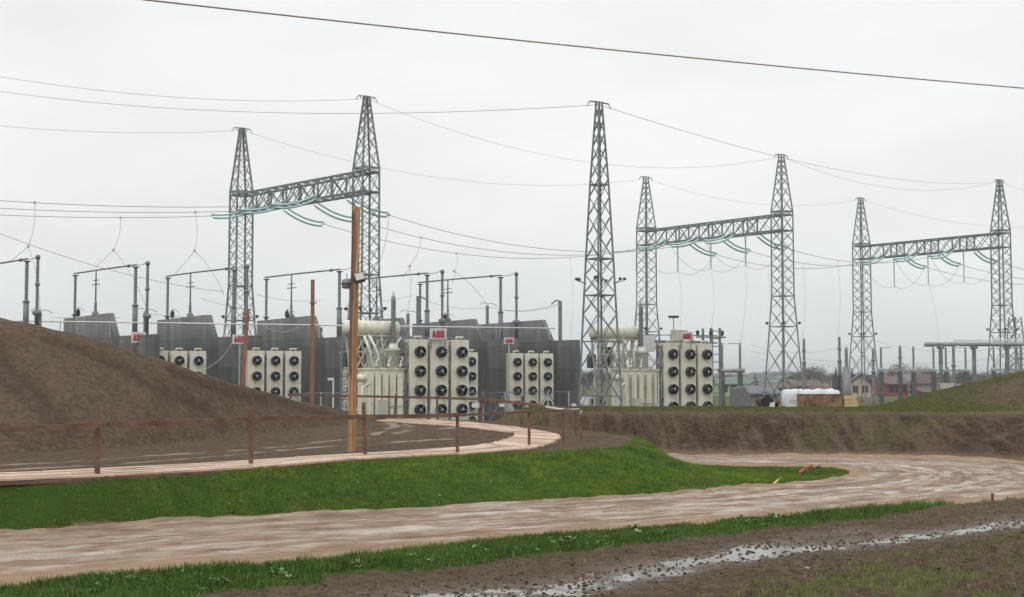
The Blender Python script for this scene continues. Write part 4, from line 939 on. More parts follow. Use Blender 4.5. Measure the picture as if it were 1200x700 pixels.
def sign(label, px, pyc, D, wpx, hpx, rot=.1, poles=True, group='white signs with red letters'):
    wd, h = wpx*D/1600, hpx*D/1600; c = P(px, pyc, D); root = thing('sign', label, 'sign', (c.x, c.y, 0), rot, group)
    MB().box(-wd/2, wd/2, -.03, .0, c.z-h/2, c.z+h/2).build('panel', 'signwhite', root)
    o = bpy.data.objects.new('lettering', TXT); COL.objects.link(o); o.parent = root; o.location = (0, -.045, c.z); o.scale = (wd*.74/1.42, h*.62/.5, 1); o.rotation_euler = (math.pi/2, 0, 0)
    if poles:
        MB().tube([(0,.06,-.2),(0,.06,c.z+h*.35)], .05, 8).build('post', 'steel_light', root)
    else:
        m = MB()
        for s in (-.42, .42): m.bar((wd*s,.06,c.z-h/2-.45),(wd*s,.06,c.z+h*.6),.05)
        m.build('bracket', 'steel', root)
    return root
sign('white sign with red letters on a post above the leftmost radiators', 162.5, 395.5, 77, 16.5, 12.5)
sign('white sign with red letters partly hidden by the leaning brown plank', 281, 397.5, 77.5, 17, 11)
sign('large white sign with red letters on top of the centre transformer', 513.5, 391.5, 64, 20, 13, .25, False)
sign('small white sign with red letters in front of the rightmost fire wall', 596.5, 399.5, 83.2, 12, 7.5)
sign('white sign with red letters on top of the right hand transformer', 804.5, 394, 70.2, 15.5, 9.5, .35, False)

def transformer(label, px, D, shift=0.0, tank_l=2.08):
    root = thing('transformer', label, 'transformer', (XD(px, D), D, 0), TA, 'large cream power transformers')
    for k in range(3): radiator(root, k*1.1, .94, 4.80, .3, 4.22, .9, 5, .55)
    x0 = -tank_l; x1 = -.12
    m = MB(); m.box(x0, x1, .25, 1.15, .35, 3.38); m.box(x1, 3.2, .75, 2.6, .35, 3.3)
    for k in np.linspace(x0+.12, x1-.35, 5):
        m.prism([(k-.12,.5),(k+.16,.5),(k+.16,3.2),(k-.12,3.2)], -.03, .25)
    m.box(x0-.06, x1+.06, .16, 1.25, 3.38, 3.46); m.box(x0-.04, 3.2, .2, 1.2, .15, .35)
    m.build('tank', 'cream', root)
    m = MB()
    for k in range(2): m.box(x0+.75+k*1.2, x0+.79+k*1.2, .10, .13, .8, 3.0)
    m.tube([(x0+1.1,.0,.45),(x0+1.2,.0,1.0),(x0+1.0,.0,1.6)], .02, 5); m.lathe([(.13,-.02),(.13,.02)], (x0+1.15,.0,.9), 'y', 12); m.build('conduit', 'steel', root)
    # conservator: horizontal cylinder with domed ends
    cx0, cx1 = -2.65-shift*1.1, 0.0-shift*.87; r = .35; zc = 5.33
    pr = [(.02,cx0-.12),(.18,cx0-.10),(.30,cx0-.03),(r,cx0+.08),(r,cx1-.08),(.30,cx1+.03),(.02,cx1+.1)]
    m = MB(); m.lathe(pr, (0,1.3,zc), 'x', 16); m.build('conservator', 'cream', root, True)
    m = MB(); rs = random.Random(4)
    for xx in (cx0+.35, cx0+1.1, cx0+1.9, cx1-.3):
        for yy in (1.05, 1.6): m.bar((xx,yy,3.45),(xx+rs.uniform(-.25,.25),yy,zc-.25),.09)
        if xx < x0+.3: m.bar((xx,yy,0),(xx,yy,3.5),.10); m.bar((xx,yy,.8),(xx+.7,yy,2.1),.05); m.bar((xx+.7,yy,2.1),(xx,yy,3.4),.05)
    for xx in (cx0+.1, cx0+.5, cx0+.9, cx0+1.3, cx0+1.7): m.bar((xx,1.1,3.5),(xx+.8,1.1,4.95),.07); m.bar((xx+.75,1.15,3.5),(xx+.1,1.15,4.95),.06)
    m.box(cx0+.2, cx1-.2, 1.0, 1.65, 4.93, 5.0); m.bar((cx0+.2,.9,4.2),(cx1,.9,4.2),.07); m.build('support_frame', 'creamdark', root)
    m = MB()
    m.tube([(cx0+.7,.75,4.95),(cx0+.95,.6,4.2),(cx0+1.1,.6,3.45)], .07, 8); m.tube([(cx0+1.0,.8,4.95),(cx0+1.4,.7,4.1),(cx0+1.5,.7,3.45)], .07, 8); m.tube([(cx0+2.1,.6,3.45),(cx0+2.1,.6,4.4),(cx0+2.5,.9,4.7),(cx1+.2,1.3,4.9)], .06, 8)
    m.tube([(x0+.1,.0,2.75),(x0-.25,.0,2.6),(x0-.25,0,.5)], .06, 8); m.lathe([(.02,-.25),(.15,-.22),(.19,0),(.15,.22),(.02,.25)], (x0-.2,.3,3.0), 'x', 12); m.build('pipework', 'cream', root, True)
    for k in range(3):
        m = MB(); xx = x0+.45+k*.62; m.tube([(xx,.10,3.46),(xx,.05,3.75),(xx+.25,.3,3.95),(xx+.25,.9,4.0)], .035, 6); m.lathe([(.02,3.5),(.085,3.52),(.085,3.62),(.02,3.64)], (xx,.08,0), 'z', 8); m.build('relief_pipe', 'cream', root, True)
    m = MB(); m.bar((x0,.25,3.95),(x1,.25,3.95),.03); m.bar((x0,.25,4.35),(x1-.4,.25,4.35),.03)
    for k in np.linspace(x0+.05, x1-.05, 6): m.bar((k,.25,3.46),(k,.25,4.35 if k < x1-.5 else 3.95),.03)
    m.build('top_railing', 'steel_light', root)
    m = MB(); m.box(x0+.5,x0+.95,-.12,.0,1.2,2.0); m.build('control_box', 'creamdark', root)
    m = MB(); m.tube([(x1-.1,.0,3.2),(x1-.1,-.06,2.6),(x1-.1,-.06,.6)], .025, 5); m.tube([(x0+2.0,-.07,3.3),(x0+2.0,-.07,1.7),(x0+1.0,-.07,1.7)], .02, 5); m.build('cable_duct', 'steel', root)
    # dark cubicles behind the frame
    m = MB(); m.box(cx0+.9, cx0+1.6, 1.7, 2.2, 3.5, 4.6); m.box(cx0+.2,cx0+.5,1.7,2.1,3.5,4.2); m.build('cubicle', 'steel_dark', root)
    # turrets and bushings
    bx = -.44-shift*.5
    m = MB(); m.lathe([(.30,3.46),(.30,4.25),(.36,4.27),(.36,4.36),(.22,4.40),(.20,4.6)], (bx,.8,0), 'z', 16); m.build('turret', 'cream', root, True)
    m = MB(); post_ins(m, bx, .8, 4.6, 6.75, .135, 12, .09); m.build('bushing', 'insul', root, True)
    m = MB(); m.lathe([(.09,6.75),(.11,6.8),(.05,6.9),(.03,7.05)], (bx,.8,0), 'z', 10); m.build('bushing_cap', 'steel_light', root, True)
    for q in ((-.30,-.04,.0,.22,3.58,3.75),(-.30,-.04,.0,.22,4.15,4.35),(-.28,-.06,-.05,.2,1.95,2.1),(-.30,-.08,.0,.3,4.5,4.62)): MB().box(*q).build('valve_box', 'steel', root)
    MB().bar((-.55,.1,2.2),(-.15,.1,2.6),.05).build('strut', 'cream', root)
    m = MB(); m.bar((0,.55,.1),(0,.55,4.9),.09); m.bar((3.2,.55,.1),(3.2,.55,4.9),.09); m.bar((-.1,.6,4.9),(3.3,.6,4.9),.10); m.bar((0,.55,2.0),(3.2,.55,2.0),.10); m.build('radiator_frame', 'steel', root)
    return root
transformer('cream oil transformer with black fans and conservator tank behind the tall orange pole', 479.5, 63.5)
transformer('cream oil transformer with black fans standing alone to the right of the single mast', 777.5, 70.2, .8, 2.45)
rk = thing('steel_rack', 'grey ladder like cable rack left of the centre transformer behind the orange pole', 'rack', (XD(400,69),69,0), .3)
m = MB()
for xx in (0,.5): m.bar((xx,0,0),(xx,0,4.3),.09); m.bar((xx+.15,.6,0),(xx+.15,.6,5.0),.07)
m.build('upright', 'steel', rk)
m = MB()
for z in np.arange(.4,4.3,.38): m.bar((0,0,z),(.5,0,z),.05); m.bar((0,0,z),(.5,0,z+.36),.03)
m.build('rung', 'steel', rk)
# scaffold like platform right of right transformer
sf = thing('steel_platform', 'grey steel ladder and platform behind the right transformer radiators', 'platform', (XD(833,74),74,0), .35)
m = MB()
for xx, yy in ((0,0),(.55,0),(0,.9),(.55,.9)): m.bar((xx,yy,0),(xx,yy,5.7),.10)
for z in np.arange(.5,5.7,.42): m.bar((0,0,z),(.55,0,z),.05)
m.bar((-.9,0,5.2),(.9,0,5.2),.08); m.bar((-3.8,.4,4.9),(.6,.4,4.9),.07); m.bar((-3.8,.4,5.3),(.6,.4,5.3),.05)
for xx in (-3.6,-2.9,-2.2,-1.5,-.9,-.3): m.bar((xx,.4,4.3),(xx,.4,5.35),.07)
m.build('frame', 'steel', sf)
for xx in (-.8,0,.7): m = MB(); m.lathe([(.04,5.25),(.10,5.4),(.10,5.52),(.03,5.58)], (xx,0,0), 'z', 8); m.build('insulator', 'steel_dark', sf)
tag(MB().box(-.45,.45,-.1,.1,4.7,5.55).build('junction_cabinet', 'kiosk', None, loc=(XD(796,73),73,0), rz=.35), 'pale blank panel behind the sign on the right transformer', 'panel')
tag(MB().box(-.42,.42,-.1,.1,4.4,5.25).build('junction_cabinet', 'signwhite', None, loc=(XD(758.5,72.5),72.5,0), rz=.1), 'pale grey blank panel right of the grey bushing on the right transformer', 'panel')
yl = thing('yard_lamp', 'thin lamp pole with three dark heads above the right transformer', 'lamp', (XD(789.5,76),76,0))
zt_ = P(789.5,372,76).z; MB().tube([(0,0,0),(0,0,zt_)], .035, 6).build('pole', 'steel_light', yl)
m = MB()
for k in (-.2,0,.2): m.lathe([(.03,zt_-.05),(.10,zt_),(.10,zt_+.08),(.03,zt_+.1)], (k,0,0), 'z', 8)
m.bar((-.22,0,zt_-.02),(.22,0,zt_-.02),.03); m.build('lamp_head', 'steel_dark', yl)
wl = thing('lamp_post', 'short white lamp post standing in front of the third fire wall', 'lamp', (XD(391,68),68,0))
zt_ = P(391,443,68).z; MB().tube([(0,0,0),(0,0,zt_)], .04, 8).build('pole', 'white', wl); MB().box(-.28,.03,-.06,.06,zt_-.12,zt_).build('lamp_head', 'white', wl)
lp = thing('post_insulator', 'tall grey post with a side arm above the rightmost fire wall', 'insulator', (XD(656.5,92),92,0))
zt_ = P(656.5,353,92).z; MB().tube([(0,0,0),(0,0,zt_)], .13, 8).build('post', 'insul', lp); MB().tube([(0,0,zt_),(-.3,0,zt_+.05),(-.6,0,zt_-.22)], .05, 6).build('arm', 'steel', lp)
lp = thing('post_insulator', 'grey post with a side arm between the conservator and the centre sign', 'insulator', (XD(489.5,91),91,0))
zt_ = P(489.5,348,91).z; MB().tube([(0,0,0),(0,0,zt_)], .11, 8).build('post', 'insul', lp); MB().tube([(-.1,0,zt_),(.2,0,zt_+.02),(.5,0,zt_-.15)], .05, 6).build('arm', 'steel', lp)

# droppers from the left lines to the frames
def onwire(a, b, sag, px):
    best = None
    for i in range(401):
        t_ = i/400; p_ = a.lerp(b, t_)+Vector((0,0,-4*sag*t_*(1-t_))); q = abs(600+1600*p_.x/p_.y-px)
        if best is None or q < best[0]: best = (q, p_)
    return best[1]
def dropper(k, px, m_, l, r, nm, ends=None, sag=1.25):
    a, b = ends or LEFTL[k]; p0 = onwire(a, b, sag, px); pm = P(*m_)
    mb = MB(); mid_ = (p0+pm)/2+Vector((.35,0,-.2)); pts = [p0*(1-t)**2+mid_*2*t*(1-t)+pm*t*t for t in [i/8 for i in range(9)]]; mb.tube(pts, .025, 5)
    for e_ in (l, r):
        q = P(*e_); c = (pm+q)/2+Vector((.3 if q.x > pm.x else -.05, 0, .25)); mb.tube([pm*(1-t)**2+c*2*t*(1-t)+q*t*t for t in [i/8 for i in range(9)]], .022, 5)
    mb.lathe([(.03,-.1),(.11,0),(.03,.1)], pm, 'z', 8); mb.lathe([(.03,-.12),(.10,0),(.03,.12)], p0, 'z', 8)
    tag(mb.build('dropper_wire', 'wire_light', None, True), 'forked dropper wire hanging '+nm, 'wire', 'forked dropper wires')
dropper(2, 37, (33,289,92), (14,305,80), (47,366,74), 'from the conductor to the leftmost bushing frame')
dropper(0, 138, (133,293,95), (112,313,84), (172,362,78), 'from the conductor above the leftmost fire wall')
dropper(1, 227, (228,294,96), (206,320,84), (262,345,84), 'from the conductor above the second fire wall')
dropper(2, 455, (440,322,98), (432,327,90), (425,360,88), 'beside the left gantry above the conservator', (ENDS[0,2][1], ENDS[1,2][0]), 1.9)
dropper(1, 493, (480,312,100), (472,325,90), (478,365,84), 'right of the left gantry', (ENDS[0,1][1], ENDS[1,1][0]), 1.9)
dropper(0, 535, (532,318,100), (530,331,92), (570,357,88), 'above the centre lettered sign', (ENDS[0,0][1], ENDS[1,0][0]), 1.9)
def drop1(p0, e_, nm, r=.018):
    tag(MB().tube([p0*(1-t)+e_*t+Vector((.25*math.sin(math.pi*t),0,0)) for t in [i/10 for i in range(11)]], r, 5).build('dropper_wire', 'wire_light', None, True), 'single dropper wire '+nm, 'wire', 'straight dropper wires')
drop1(ENDS[1,0,'v'], P(797,382,100), 'down to the right transformer radiators'); drop1(ENDS[1,1,'v'], P(834,384,100), 'down to the ladder beside the right transformer'); drop1(ENDS[1,2,'v'], P(867,404,110), 'down to the dark pillar portal')
for px, yb, k, nm in ((901,440,0,'at the left leg of the middle gantry'),(942,398,1,'to the post just right of the middle gantry'),(983,396,2,'to the post left of the right gantry')):
    drop1(onwire(ENDS[1,k][1], ENDS[2,k][0], 1.1, px), P(px-1,yb,128), nm)
drop1(onwire(ENDS[0,0][1], ENDS[1,0][0], 1.9, 667), P(669,395,100), 'left of the single mast'); drop1(onwire(ENDS[0,1][1], ENDS[1,1][0], 1.9, 742), P(745,392,100), 'between the single mast and the middle gantry')
drop1(ENDS[2,1,'v'], P(1100,400,120), 'under the right gantry to the grey tube')

# ------------------------------------------------------------------ galvanised yard fences
def yard_fence(label, pxa, Da, pxb, Db, n, ztop=2.25, signs=()):
    a = Vector((XD(pxa, Da), Da, 0)); b = Vector((XD(pxb, Db), Db, 0)); root = thing('wire_fence', label, 'fence', a, 0); d = (b-a); L_ = d.length; u = d.normalized()
    q = lambda s, z: u*s+Vector((0,0,z)); st = L_/n
    for k in range(n+1): MB().bar(q(k*st,0), q(k*st,ztop), .07).build('post', 'steel_light', root)
    for k in range(n):
        m = MB(); m.bar(q(k*st,ztop-.03), q((k+1)*st,ztop-.03), .045); m.bar(q(k*st,.1), q((k+1)*st,.1), .045); m.bar(q(k*st,1.2), q((k+1)*st,1.2), .03)
        if k % 2: m.bar(q(k*st,.1), q((k+1)*st,ztop-.05), .035)
        else: m.bar(q(k*st,ztop-.05), q((k+1)*st,.1), .035)
        s = k*st+.1
        while s < (k+1)*st: m.bar(q(s,.1), q(s,ztop-.03), .010); s += .1
        m.build('panel', 'steel', root)
    return root
yard_fence('galvanised wire fence behind the centre transformer and before the rightmost wall', 540, 73, 690, 78, 6)
yard_fence('galvanised wire fence at the foot of the third fire wall', 345, 71, 470, 72.5, 4)
for px, py, D, s, nm in ((557.5,475,72.5,.26,'left'),(588,475,73.5,.18,'middle'),(672.5,475,76,.18,'right')):
    c = P(px, py, D); tag(MB().box(-s/2*1.5,s/2*1.5,-.01,.01,-s/2,s/2).build('notice', 'white', None, loc=c), f'small blank white notice on the wire fence, {nm} of three', 'notice', 'white notices on the fence')

# ------------------------------------------------------------------ right hand switchgear
def portal(label, pa, pb, D, ytop, ybeam, dark='dark_pillar', arm=0, beam_m='graphite', tube=True, extra=None):
    a, b = XD(pa, D), XD(pb, D); zb = P(pa, ybeam, D).z; zt_ = P(pa, ytop, D).z; root = thing('switchgear_portal', label, 'switchgear', ((a+b)/2, D, 0), 0, 'switchgear portals in the right yard'); h = (b-a)/2
    for s in (-1, 1):
        MB().box(s*h-.17, s*h+.17, -.17, .17, -.2, zb-.1).build('pillar', dark, root)
        m = MB(); post_ins(m, s*h, 0, zb+.15, zt_, .11, 8, .2); m.build('insulator', 'insul', root, True)
    m = MB()
    if tube: m.tube([(-h-.35,0,zb),(h+.35,0,zb)], .16, 10)
    else: m.bar((-h-.3,0,zb),(h+.3,0,zb),.22,.18)
    m.build('crossbeam', beam_m, root, tube)
    if arm: MB().tube([(arm*h,0,zt_-.05),(arm*h-arm*.9*(1 if arm > 0 else 1),0,zt_-.03)], .035, 6).build('arm', 'steel_light', root)
    return root
portal('pair of dark pillars with a grey tube across, just right of the right transformer', 846, 867, 104, 402, 434.5, arm=1)
portal('dark pillar portal in front of the red house', 1032, 1054, 118, 407, 434, arm=-1, tube=False)
portal('dark pillar portal in front of the grey house', 1070, 1093.5, 118, 406, 434.5, arm=1, tube=False)
portal('dark pillar portal right of the pale kiosk', 1108, 1131, 118, 407, 434.5, arm=1, tube=False)
portal('dark pillar portal half hidden by the hill under the right gantry', 1164, 1196, 125, 407, 433.5, arm=1, tube=False)
tt_ = thing('tube_busbar', 'fat grey horizontal tube busbar on tall posts above the hill at far right', 'busbar', (XD(1141,100),100,0))
o_ = -Vector(tt_.location)
m = MB(); z_ = P(1141,403.5,100).z
def xx_(p): return XD(p, 100)-XD(1141, 100)
for a, b in ((1083,1103),(1103,1122.5),(1123,1160),(1160,1199),(1199,1240)): m.tube([(xx_(a),0,z_),(xx_(a)+.1,0,z_),(xx_(b)-.1,0,z_),(xx_(b),0,z_)], [.10,.165,.165,.10], 12)
m.build('tube', 'graphite', tt_, True)
for p_ in (1102,1141,1180): m = MB(); m.tube([(xx_(p_),0,-.2),(xx_(p_),0,z_-.16)], .15, 10); m.box(xx_(p_)-.22,xx_(p_)+.22,-.2,.2,z_-.35,z_-.17); m.build('post', 'steel', tt_)
m = MB(); m.tube([(xx_(1118),0,z_+.28),(xx_(1240),0,z_+.30)], .05, 8); m.tube([(xx_(1121),0,z_+.28),(xx_(1121),0,z_)], .04, 6); m.build('upper_tube', 'white', tt_, True)
for px, yt, ym, D, nm in ((942,397,425,128,'first post right of the middle gantry'),(983.5,395,423,126,'second post right of the middle gantry, taller'),(1054.5,405,434,119.5,'behind the portal at the red house'),(1117,405,452,112,'beside the pale kiosk'),(1196,405,436,120,'at the right edge under the gantry'),(1023,408,436,124,'inside the left leg of the right gantry')):
    root = thing('post_insulator', 'tall grey insulator column, '+nm, 'insulator', (XD(px, D), D, 0), 0, 'tall insulator columns in the right yard'); zt_, zm = P(px, yt, D).z, P(px, ym, D).z
    m = MB(); post_ins(m, 0, 0, zm, zt_, .15, 8, .2); m.lathe([(.2,zm-.1),(.2,zm+.1)], (0,0,0), 'z', 8); m.lathe([(.2,(zm+zt_)/2-.08),(.2,(zm+zt_)/2+.08)], (0,0,0), 'z', 8); m.build('insulator', 'insul', root, True)
    MB().tube([(0,0,-.2),(0,0,zm)], .17, 8).build('support', 'steel', root)
root = thing('post_insulator', 'thick pale grey column left of the beige house', 'insulator', (XD(991.5,110),110,0)); MB().tube([(0,0,-.2),(0,0,P(991,430,110).z)], .34, 10).build('support', 'insul', root, True); m = MB(); post_ins(m, 0, 0, P(991,430,110).z, P(991,407,110).z, .16, 8, .2); m.build('insulator', 'insul', root, True)
for px, nm in ((978,'left'),(985.5,'right')):
    tag(MB().box(-.22,.22,-.2,.2,-.2,P(px,440,112).z).build('dark_pillar', 'dark_pillar', None, loc=(XD(px,112),112,0)), f'{nm} of two short dark pillars behind the white tarpaulin', 'pillar')
tag(MB().box(-.4,.4,-.3,.3,0,P(1108,449,98).z).build('kiosk', 'kiosk', None, loc=(XD(1108.5,98),98,0)), 'pale beige equipment kiosk at the foot of the grassy hill', 'kiosk')
far_mast = thing('lattice_mast', 'faint small lattice mast behind the right edge tubes', 'mast', (XD(1190,170),170,0), .4)
lattice_mast([(-.2,1.2),(P(1190,372,170).z,.5)], lev(0,P(1190,372,170).z,8,.9), .14, .07).build('lattice', 'steel', far_mast)

# ------------------------------------------------------------------ things on the plateau edge
gy = 64.9
def onp(px, D=gy): x = XD(px, D); return Vector((x, D, gz(x, D)))
st = onp(949, 65.3); h_ = P(949,455.5,65.3).z-st.z
tp = thing('tarpaulin_stack', 'long stack of goods wrapped in white tarpaulin behind the timber crate', 'stack', st)
nx_, nz_ = 26, 8; V = []; Fc = []
rs = random.Random(3)
hw_ = (980-917)/2*65.3/1600
prof = []
for i in range(nx_+1):
    u = -1+2*i/nx_; hh = h_*(1-.05*abs(u)**8-.09*rs.random())
    ring = [(-.55,0),(-.57+.04*rs.random(),hh*.35),(-.56+.05*rs.random(),hh*.7),(-.54,hh*.96),(-.2,hh*(1+.04*rs.random())),(.2,hh),(.54,hh*.96),(.55,hh*.5),(.55,0)]
    for y_, z_2 in ring: V.append((u*hw_, y_, z_2))
k9 = 9
for i in range(nx_):
    for j in range(k9-1): Fc.append((i*k9+j, (i+1)*k9+j, (i+1)*k9+j+1, i*k9+j+1))
Fc.append(tuple(range(k9))); Fc.append(tuple(nx_*k9+j for j in range(k9-1, -1, -1)))
m = MB(); m.add(V, Fc); m.build('tarpaulin', 'tarp', tp, True)
m = MB(); m.tube([(-hw_+.15,-.6,h_*.35),(0,-.62,h_*.42),(hw_*.4,-.62,h_*.3)], .012, 5); m.tube([(-hw_*.55,-.62,0),(-hw_*.55,-.6,h_*.98)], .012, 5); m.build('rope', 'wire', tp)
st = onp(960.5, 64.3); h_ = P(960,462,64.3).z-st.z; cr = thing('timber_crate', 'long low rust brown timber crate in front of the white tarpaulin', 'crate', st); hw_ = 25.5*64.3/1600
m = MB(); m.box(-hw_,hw_,-.04,.0,.0,h_*.94); m.box(-hw_,hw_,.3,.34,.0,h_*.94); m.box(-hw_,-hw_+.04,0,.3,0,h_*.94); m.box(hw_-.04,hw_,0,.3,0,h_*.94); m.build('side_board', 'rust', cr)
m = MB(); m.box(-hw_-.02,hw_+.02,-.07,.37,h_*.94,h_); m.build('lid', 'rust', cr)
for t_ in (-.97,-.6,-.15,.0,.35,.75,.97): m = MB(); m.box(hw_*t_-.03,hw_*t_+.03,-.065,-.042,0,h_*.93); m.build('batten', 'pole_wood', cr)
st = onp(995, 64.5); h_ = P(995,463.5,64.5).z-st.z; m = MB(); m.box(-.33,.33,-.2,.2,0,h_*.30); m.box(-.31,.30,-.2,.2,h_*.34,h_*.62); m.box(-.33,.26,-.18,.2,h_*.66,h_*.97); m.box(-.22,-.12,-.19,.19,h_*.3,h_*.34); m.box(.1,.2,-.19,.19,h_*.62,h_*.66)
tag(m.build('timber_stack', 'yellow_wood', None, loc=st), 'small stack of fresh yellow timber right of the crate', 'timber')
st = onp(895, 64.8); root = thing('cable_reel', 'half seen dark cable reel on the grass left of the white tarpaulin', 'reel', st, .35); R_ = 8.3*64.8/1600+.02
m = MB(); m.lathe([(.05,-.25),(R_,-.25),(R_,-.20),(.05,-.20)], (0,0,R_*.45), 'y', 20); m.build('flange', 'rust', root); m = MB(); m.lathe([(.05,.20),(R_,.20),(R_,.25),(.05,.25)], (0,0,R_*.45), 'y', 20); m.build('flange', 'rust', root)
MB().lathe([(R_*.7,-.19),(R_*.7,.19)], (0,0,R_*.45), 'y', 16).build('drum', 'rubber', root)
MB().lathe([(R_*1.02,-.24),(R_*1.03,-.26),(R_*.9,-.27),(R_*.88,-.252)], (0,0,R_*.45), 'y', 20).build('rim', 'rubber', root)
for px, w_, h_, mm, nm in ((905.5,.22,.26,'white','small white bag beside the cable reel'),(910,.16,.34,'rust','rust brown block standing between the white bag and the tarpaulin')):
    st = onp(px, 64.6); m = MB(); m.prism([(-w_,0),(w_,0),(w_*.9,h_*.7),(w_*.3,h_),(-w_*.7,h_*.85)], -.12, .12); tag(m.build('bag' if mm == 'white' else 'block', mm, None, loc=st), nm, 'bag' if mm == 'white' else 'block')
gs = thing('shed', 'grey canvas wedge shaped shelter behind the pillar portal', 'shed', (XD(868,96),96,0)); z_ = P(868,453,96).z
m = MB(); m.prism([(-.65,0),(.95,0),(.1,z_),(-.65,z_*.95)], -1, 1); m.build('canvas', 'roof_grey', gs)

# parked silver car behind the single mast
cr = thing('parked_car', 'small silver car seen through the foot of the single mast', 'car', (XD(694,108),108,0), .2)
m = MB(); m.prism([(-.85,.35),(.85,.35),(.88,.9),(.72,1.35),(.6,1.55),(-.6,1.55),(-.72,1.35),(-.88,.9)], -1.9, 1.9); m.build('body', 'car', cr, False)
MB().box(-.6,.6,-1.93,-1.905,.98,1.36).build('window', 'window', cr)
for sx in (-.78,.78):
    for sy in (-1.2,1.2): m = MB(); m.lathe([(.32,-.1),(.32,.1)], (sx,sy,.32), 'x', 14); m.build('wheel', 'rubber', cr)
for s in (-.68,.68): MB().box(s-.12,s+.12,-1.93,-1.905,.78,.92).build('tail_light', 'redplastic', cr)

# ------------------------------------------------------------------ village
def house(label, pa, pb, D, yeave, yridge, wall, roof, ridge='x', rz=0, depth=7, nwin=3, chim=False):
    x = XD((pa+pb)/2, D); hw_ = (pb-pa)/2*D/1600; g0 = min(gz(x, D), 0)-.3; ze, zr = P(pa, yeave, D).z, P(pa, yridge, D).z
    root = thing('house', label, 'house', (x, D, 0), rz, 'village houses beyond the yard'); hd = depth/2
    m = MB()
    if ridge == 'x': m.box(-hw_,hw_,-hd,hd,g0,ze); m.add([(-hw_,-hd,ze),(-hw_,hd,ze),(-hw_,0,zr-.15),(hw_,-hd,ze),(hw_,hd,ze),(hw_,0,zr-.15)], [(0,2,1),(3,4,5)])
    else: m.prism([(-hw_,g0),(hw_,g0),(hw_,ze),(0,zr-.15),(-hw_,ze)], -hd, hd)
    m.build('wall', wall, root)
    m = MB(); o = .35
    if ridge == 'x':
        for s in (-1, 1): m.add([(-hw_-o,s*(hd+o),ze-.15),(hw_+o,s*(hd+o),ze-.15),(hw_+o,0,zr),(-hw_-o,0,zr),(-hw_-o,s*(hd+o),ze+.05),(hw_+o,s*(hd+o),ze+.05),(hw_+o,0,zr+.2),(-hw_-o,0,zr+.2)], [(0,1,2,3),(4,7,6,5),(0,4,5,1),(1,5,6,2),(3,2,6,7),(0,3,7,4)])
    else:
        for s in (-1, 1): m.add([(s*(hw_+o),-hd-o,ze-.15),(s*(hw_+o),hd+o,ze-.15),(0,hd+o,zr),(0,-hd-o,zr),(s*(hw_+o),-hd-o,ze+.05),(s*(hw_+o),hd+o,ze+.05),(0,hd+o,zr+.2),(0,-hd-o,zr+.2)], [(0,1,2,3),(4,7,6,5),(0,4,5,1),(1,5,6,2),(3,2,6,7),(0,3,7,4)])
    rf = m.build('roof', roof, root)
    if chim: MB().box(hw_*.3-.3,hw_*.3+.3,-.3,.3,zr-.6,zr+1.1).build('chimney', 'rust', rf)
    for k in range(nwin):
        t_ = (k+.5)/nwin*2-1; xx = t_*hw_*.9; zc = (ze+max(g0, 0))/2+.2; MB().box(xx-.45,xx+.45,-hd-.06,-hd+.0,zc-.55,zc+.55).build('window', 'window', root)
    return root
house('low green house with a teal roof seen through the dark pillar portal', 838, 873, 230, 450, 443.5, 'wall_green', 'roof_green')
house('green gabled house left of the middle gantry foot', 868, 890, 260, 452, 446.5, 'wall_green', 'roof_green', 'y', .1)
house('green gabled house seen between the legs of the middle gantry', 903, 934, 280, 448, 441.5, 'wall_green', 'roof_green', 'y', .15)
house('wide brown roofed house above the white tarpaulin', 925, 957, 240, 452.5, 447, 'wall_beige', 'roof_brown')
house('brown roofed low house left of the white tarpaulin', 889, 918, 210, 454.5, 449.5, 'wall_grey', 'roof_brown')
house('dark low barn behind the cable reel', 874, 905, 170, 461, 453.5, 'roof_grey', 'roof_grey', nwin=1)
house('dark red long low roof behind the tarpaulin', 948, 984, 190, 457, 454.5, 'wall_red', 'roof_red', nwin=4)
house('beige gabled house behind the foot of the right gantry', 994, 1018, 220, 450, 440, 'wall_beige', 'roof_brown', 'y', -.2, nwin=2)
house('bright red house with a brown roof and chimney', 1025, 1052, 230, 450, 441.5, 'wall_red', 'roof_brown', 'x', .25, chim=True)
house('grey two storey house right of the red house', 1055, 1080, 260, 447, 439.5, 'wall_grey', 'roof_grey', 'x', .1, nwin=4)
house('grey gabled house with a reddish roof between portals', 1076, 1098, 255, 449.5, 440, 'wall_grey', 'roof_red', 'y', .35, nwin=1)
house('cream house peeping above the red roofed gable', 1089, 1103, 300, 446, 440.5, 'wall_cream', 'roof_grey')
house('white walled low shed beyond the pale kiosk', 1116, 1130, 200, 455, 452, 'wall_cream', 'roof_grey', nwin=1)
house('red brick garden wall like shed before the grey houses', 1074, 1103, 225, 459.5, 457.5, 'wall_red', 'roof_red', nwin=0)

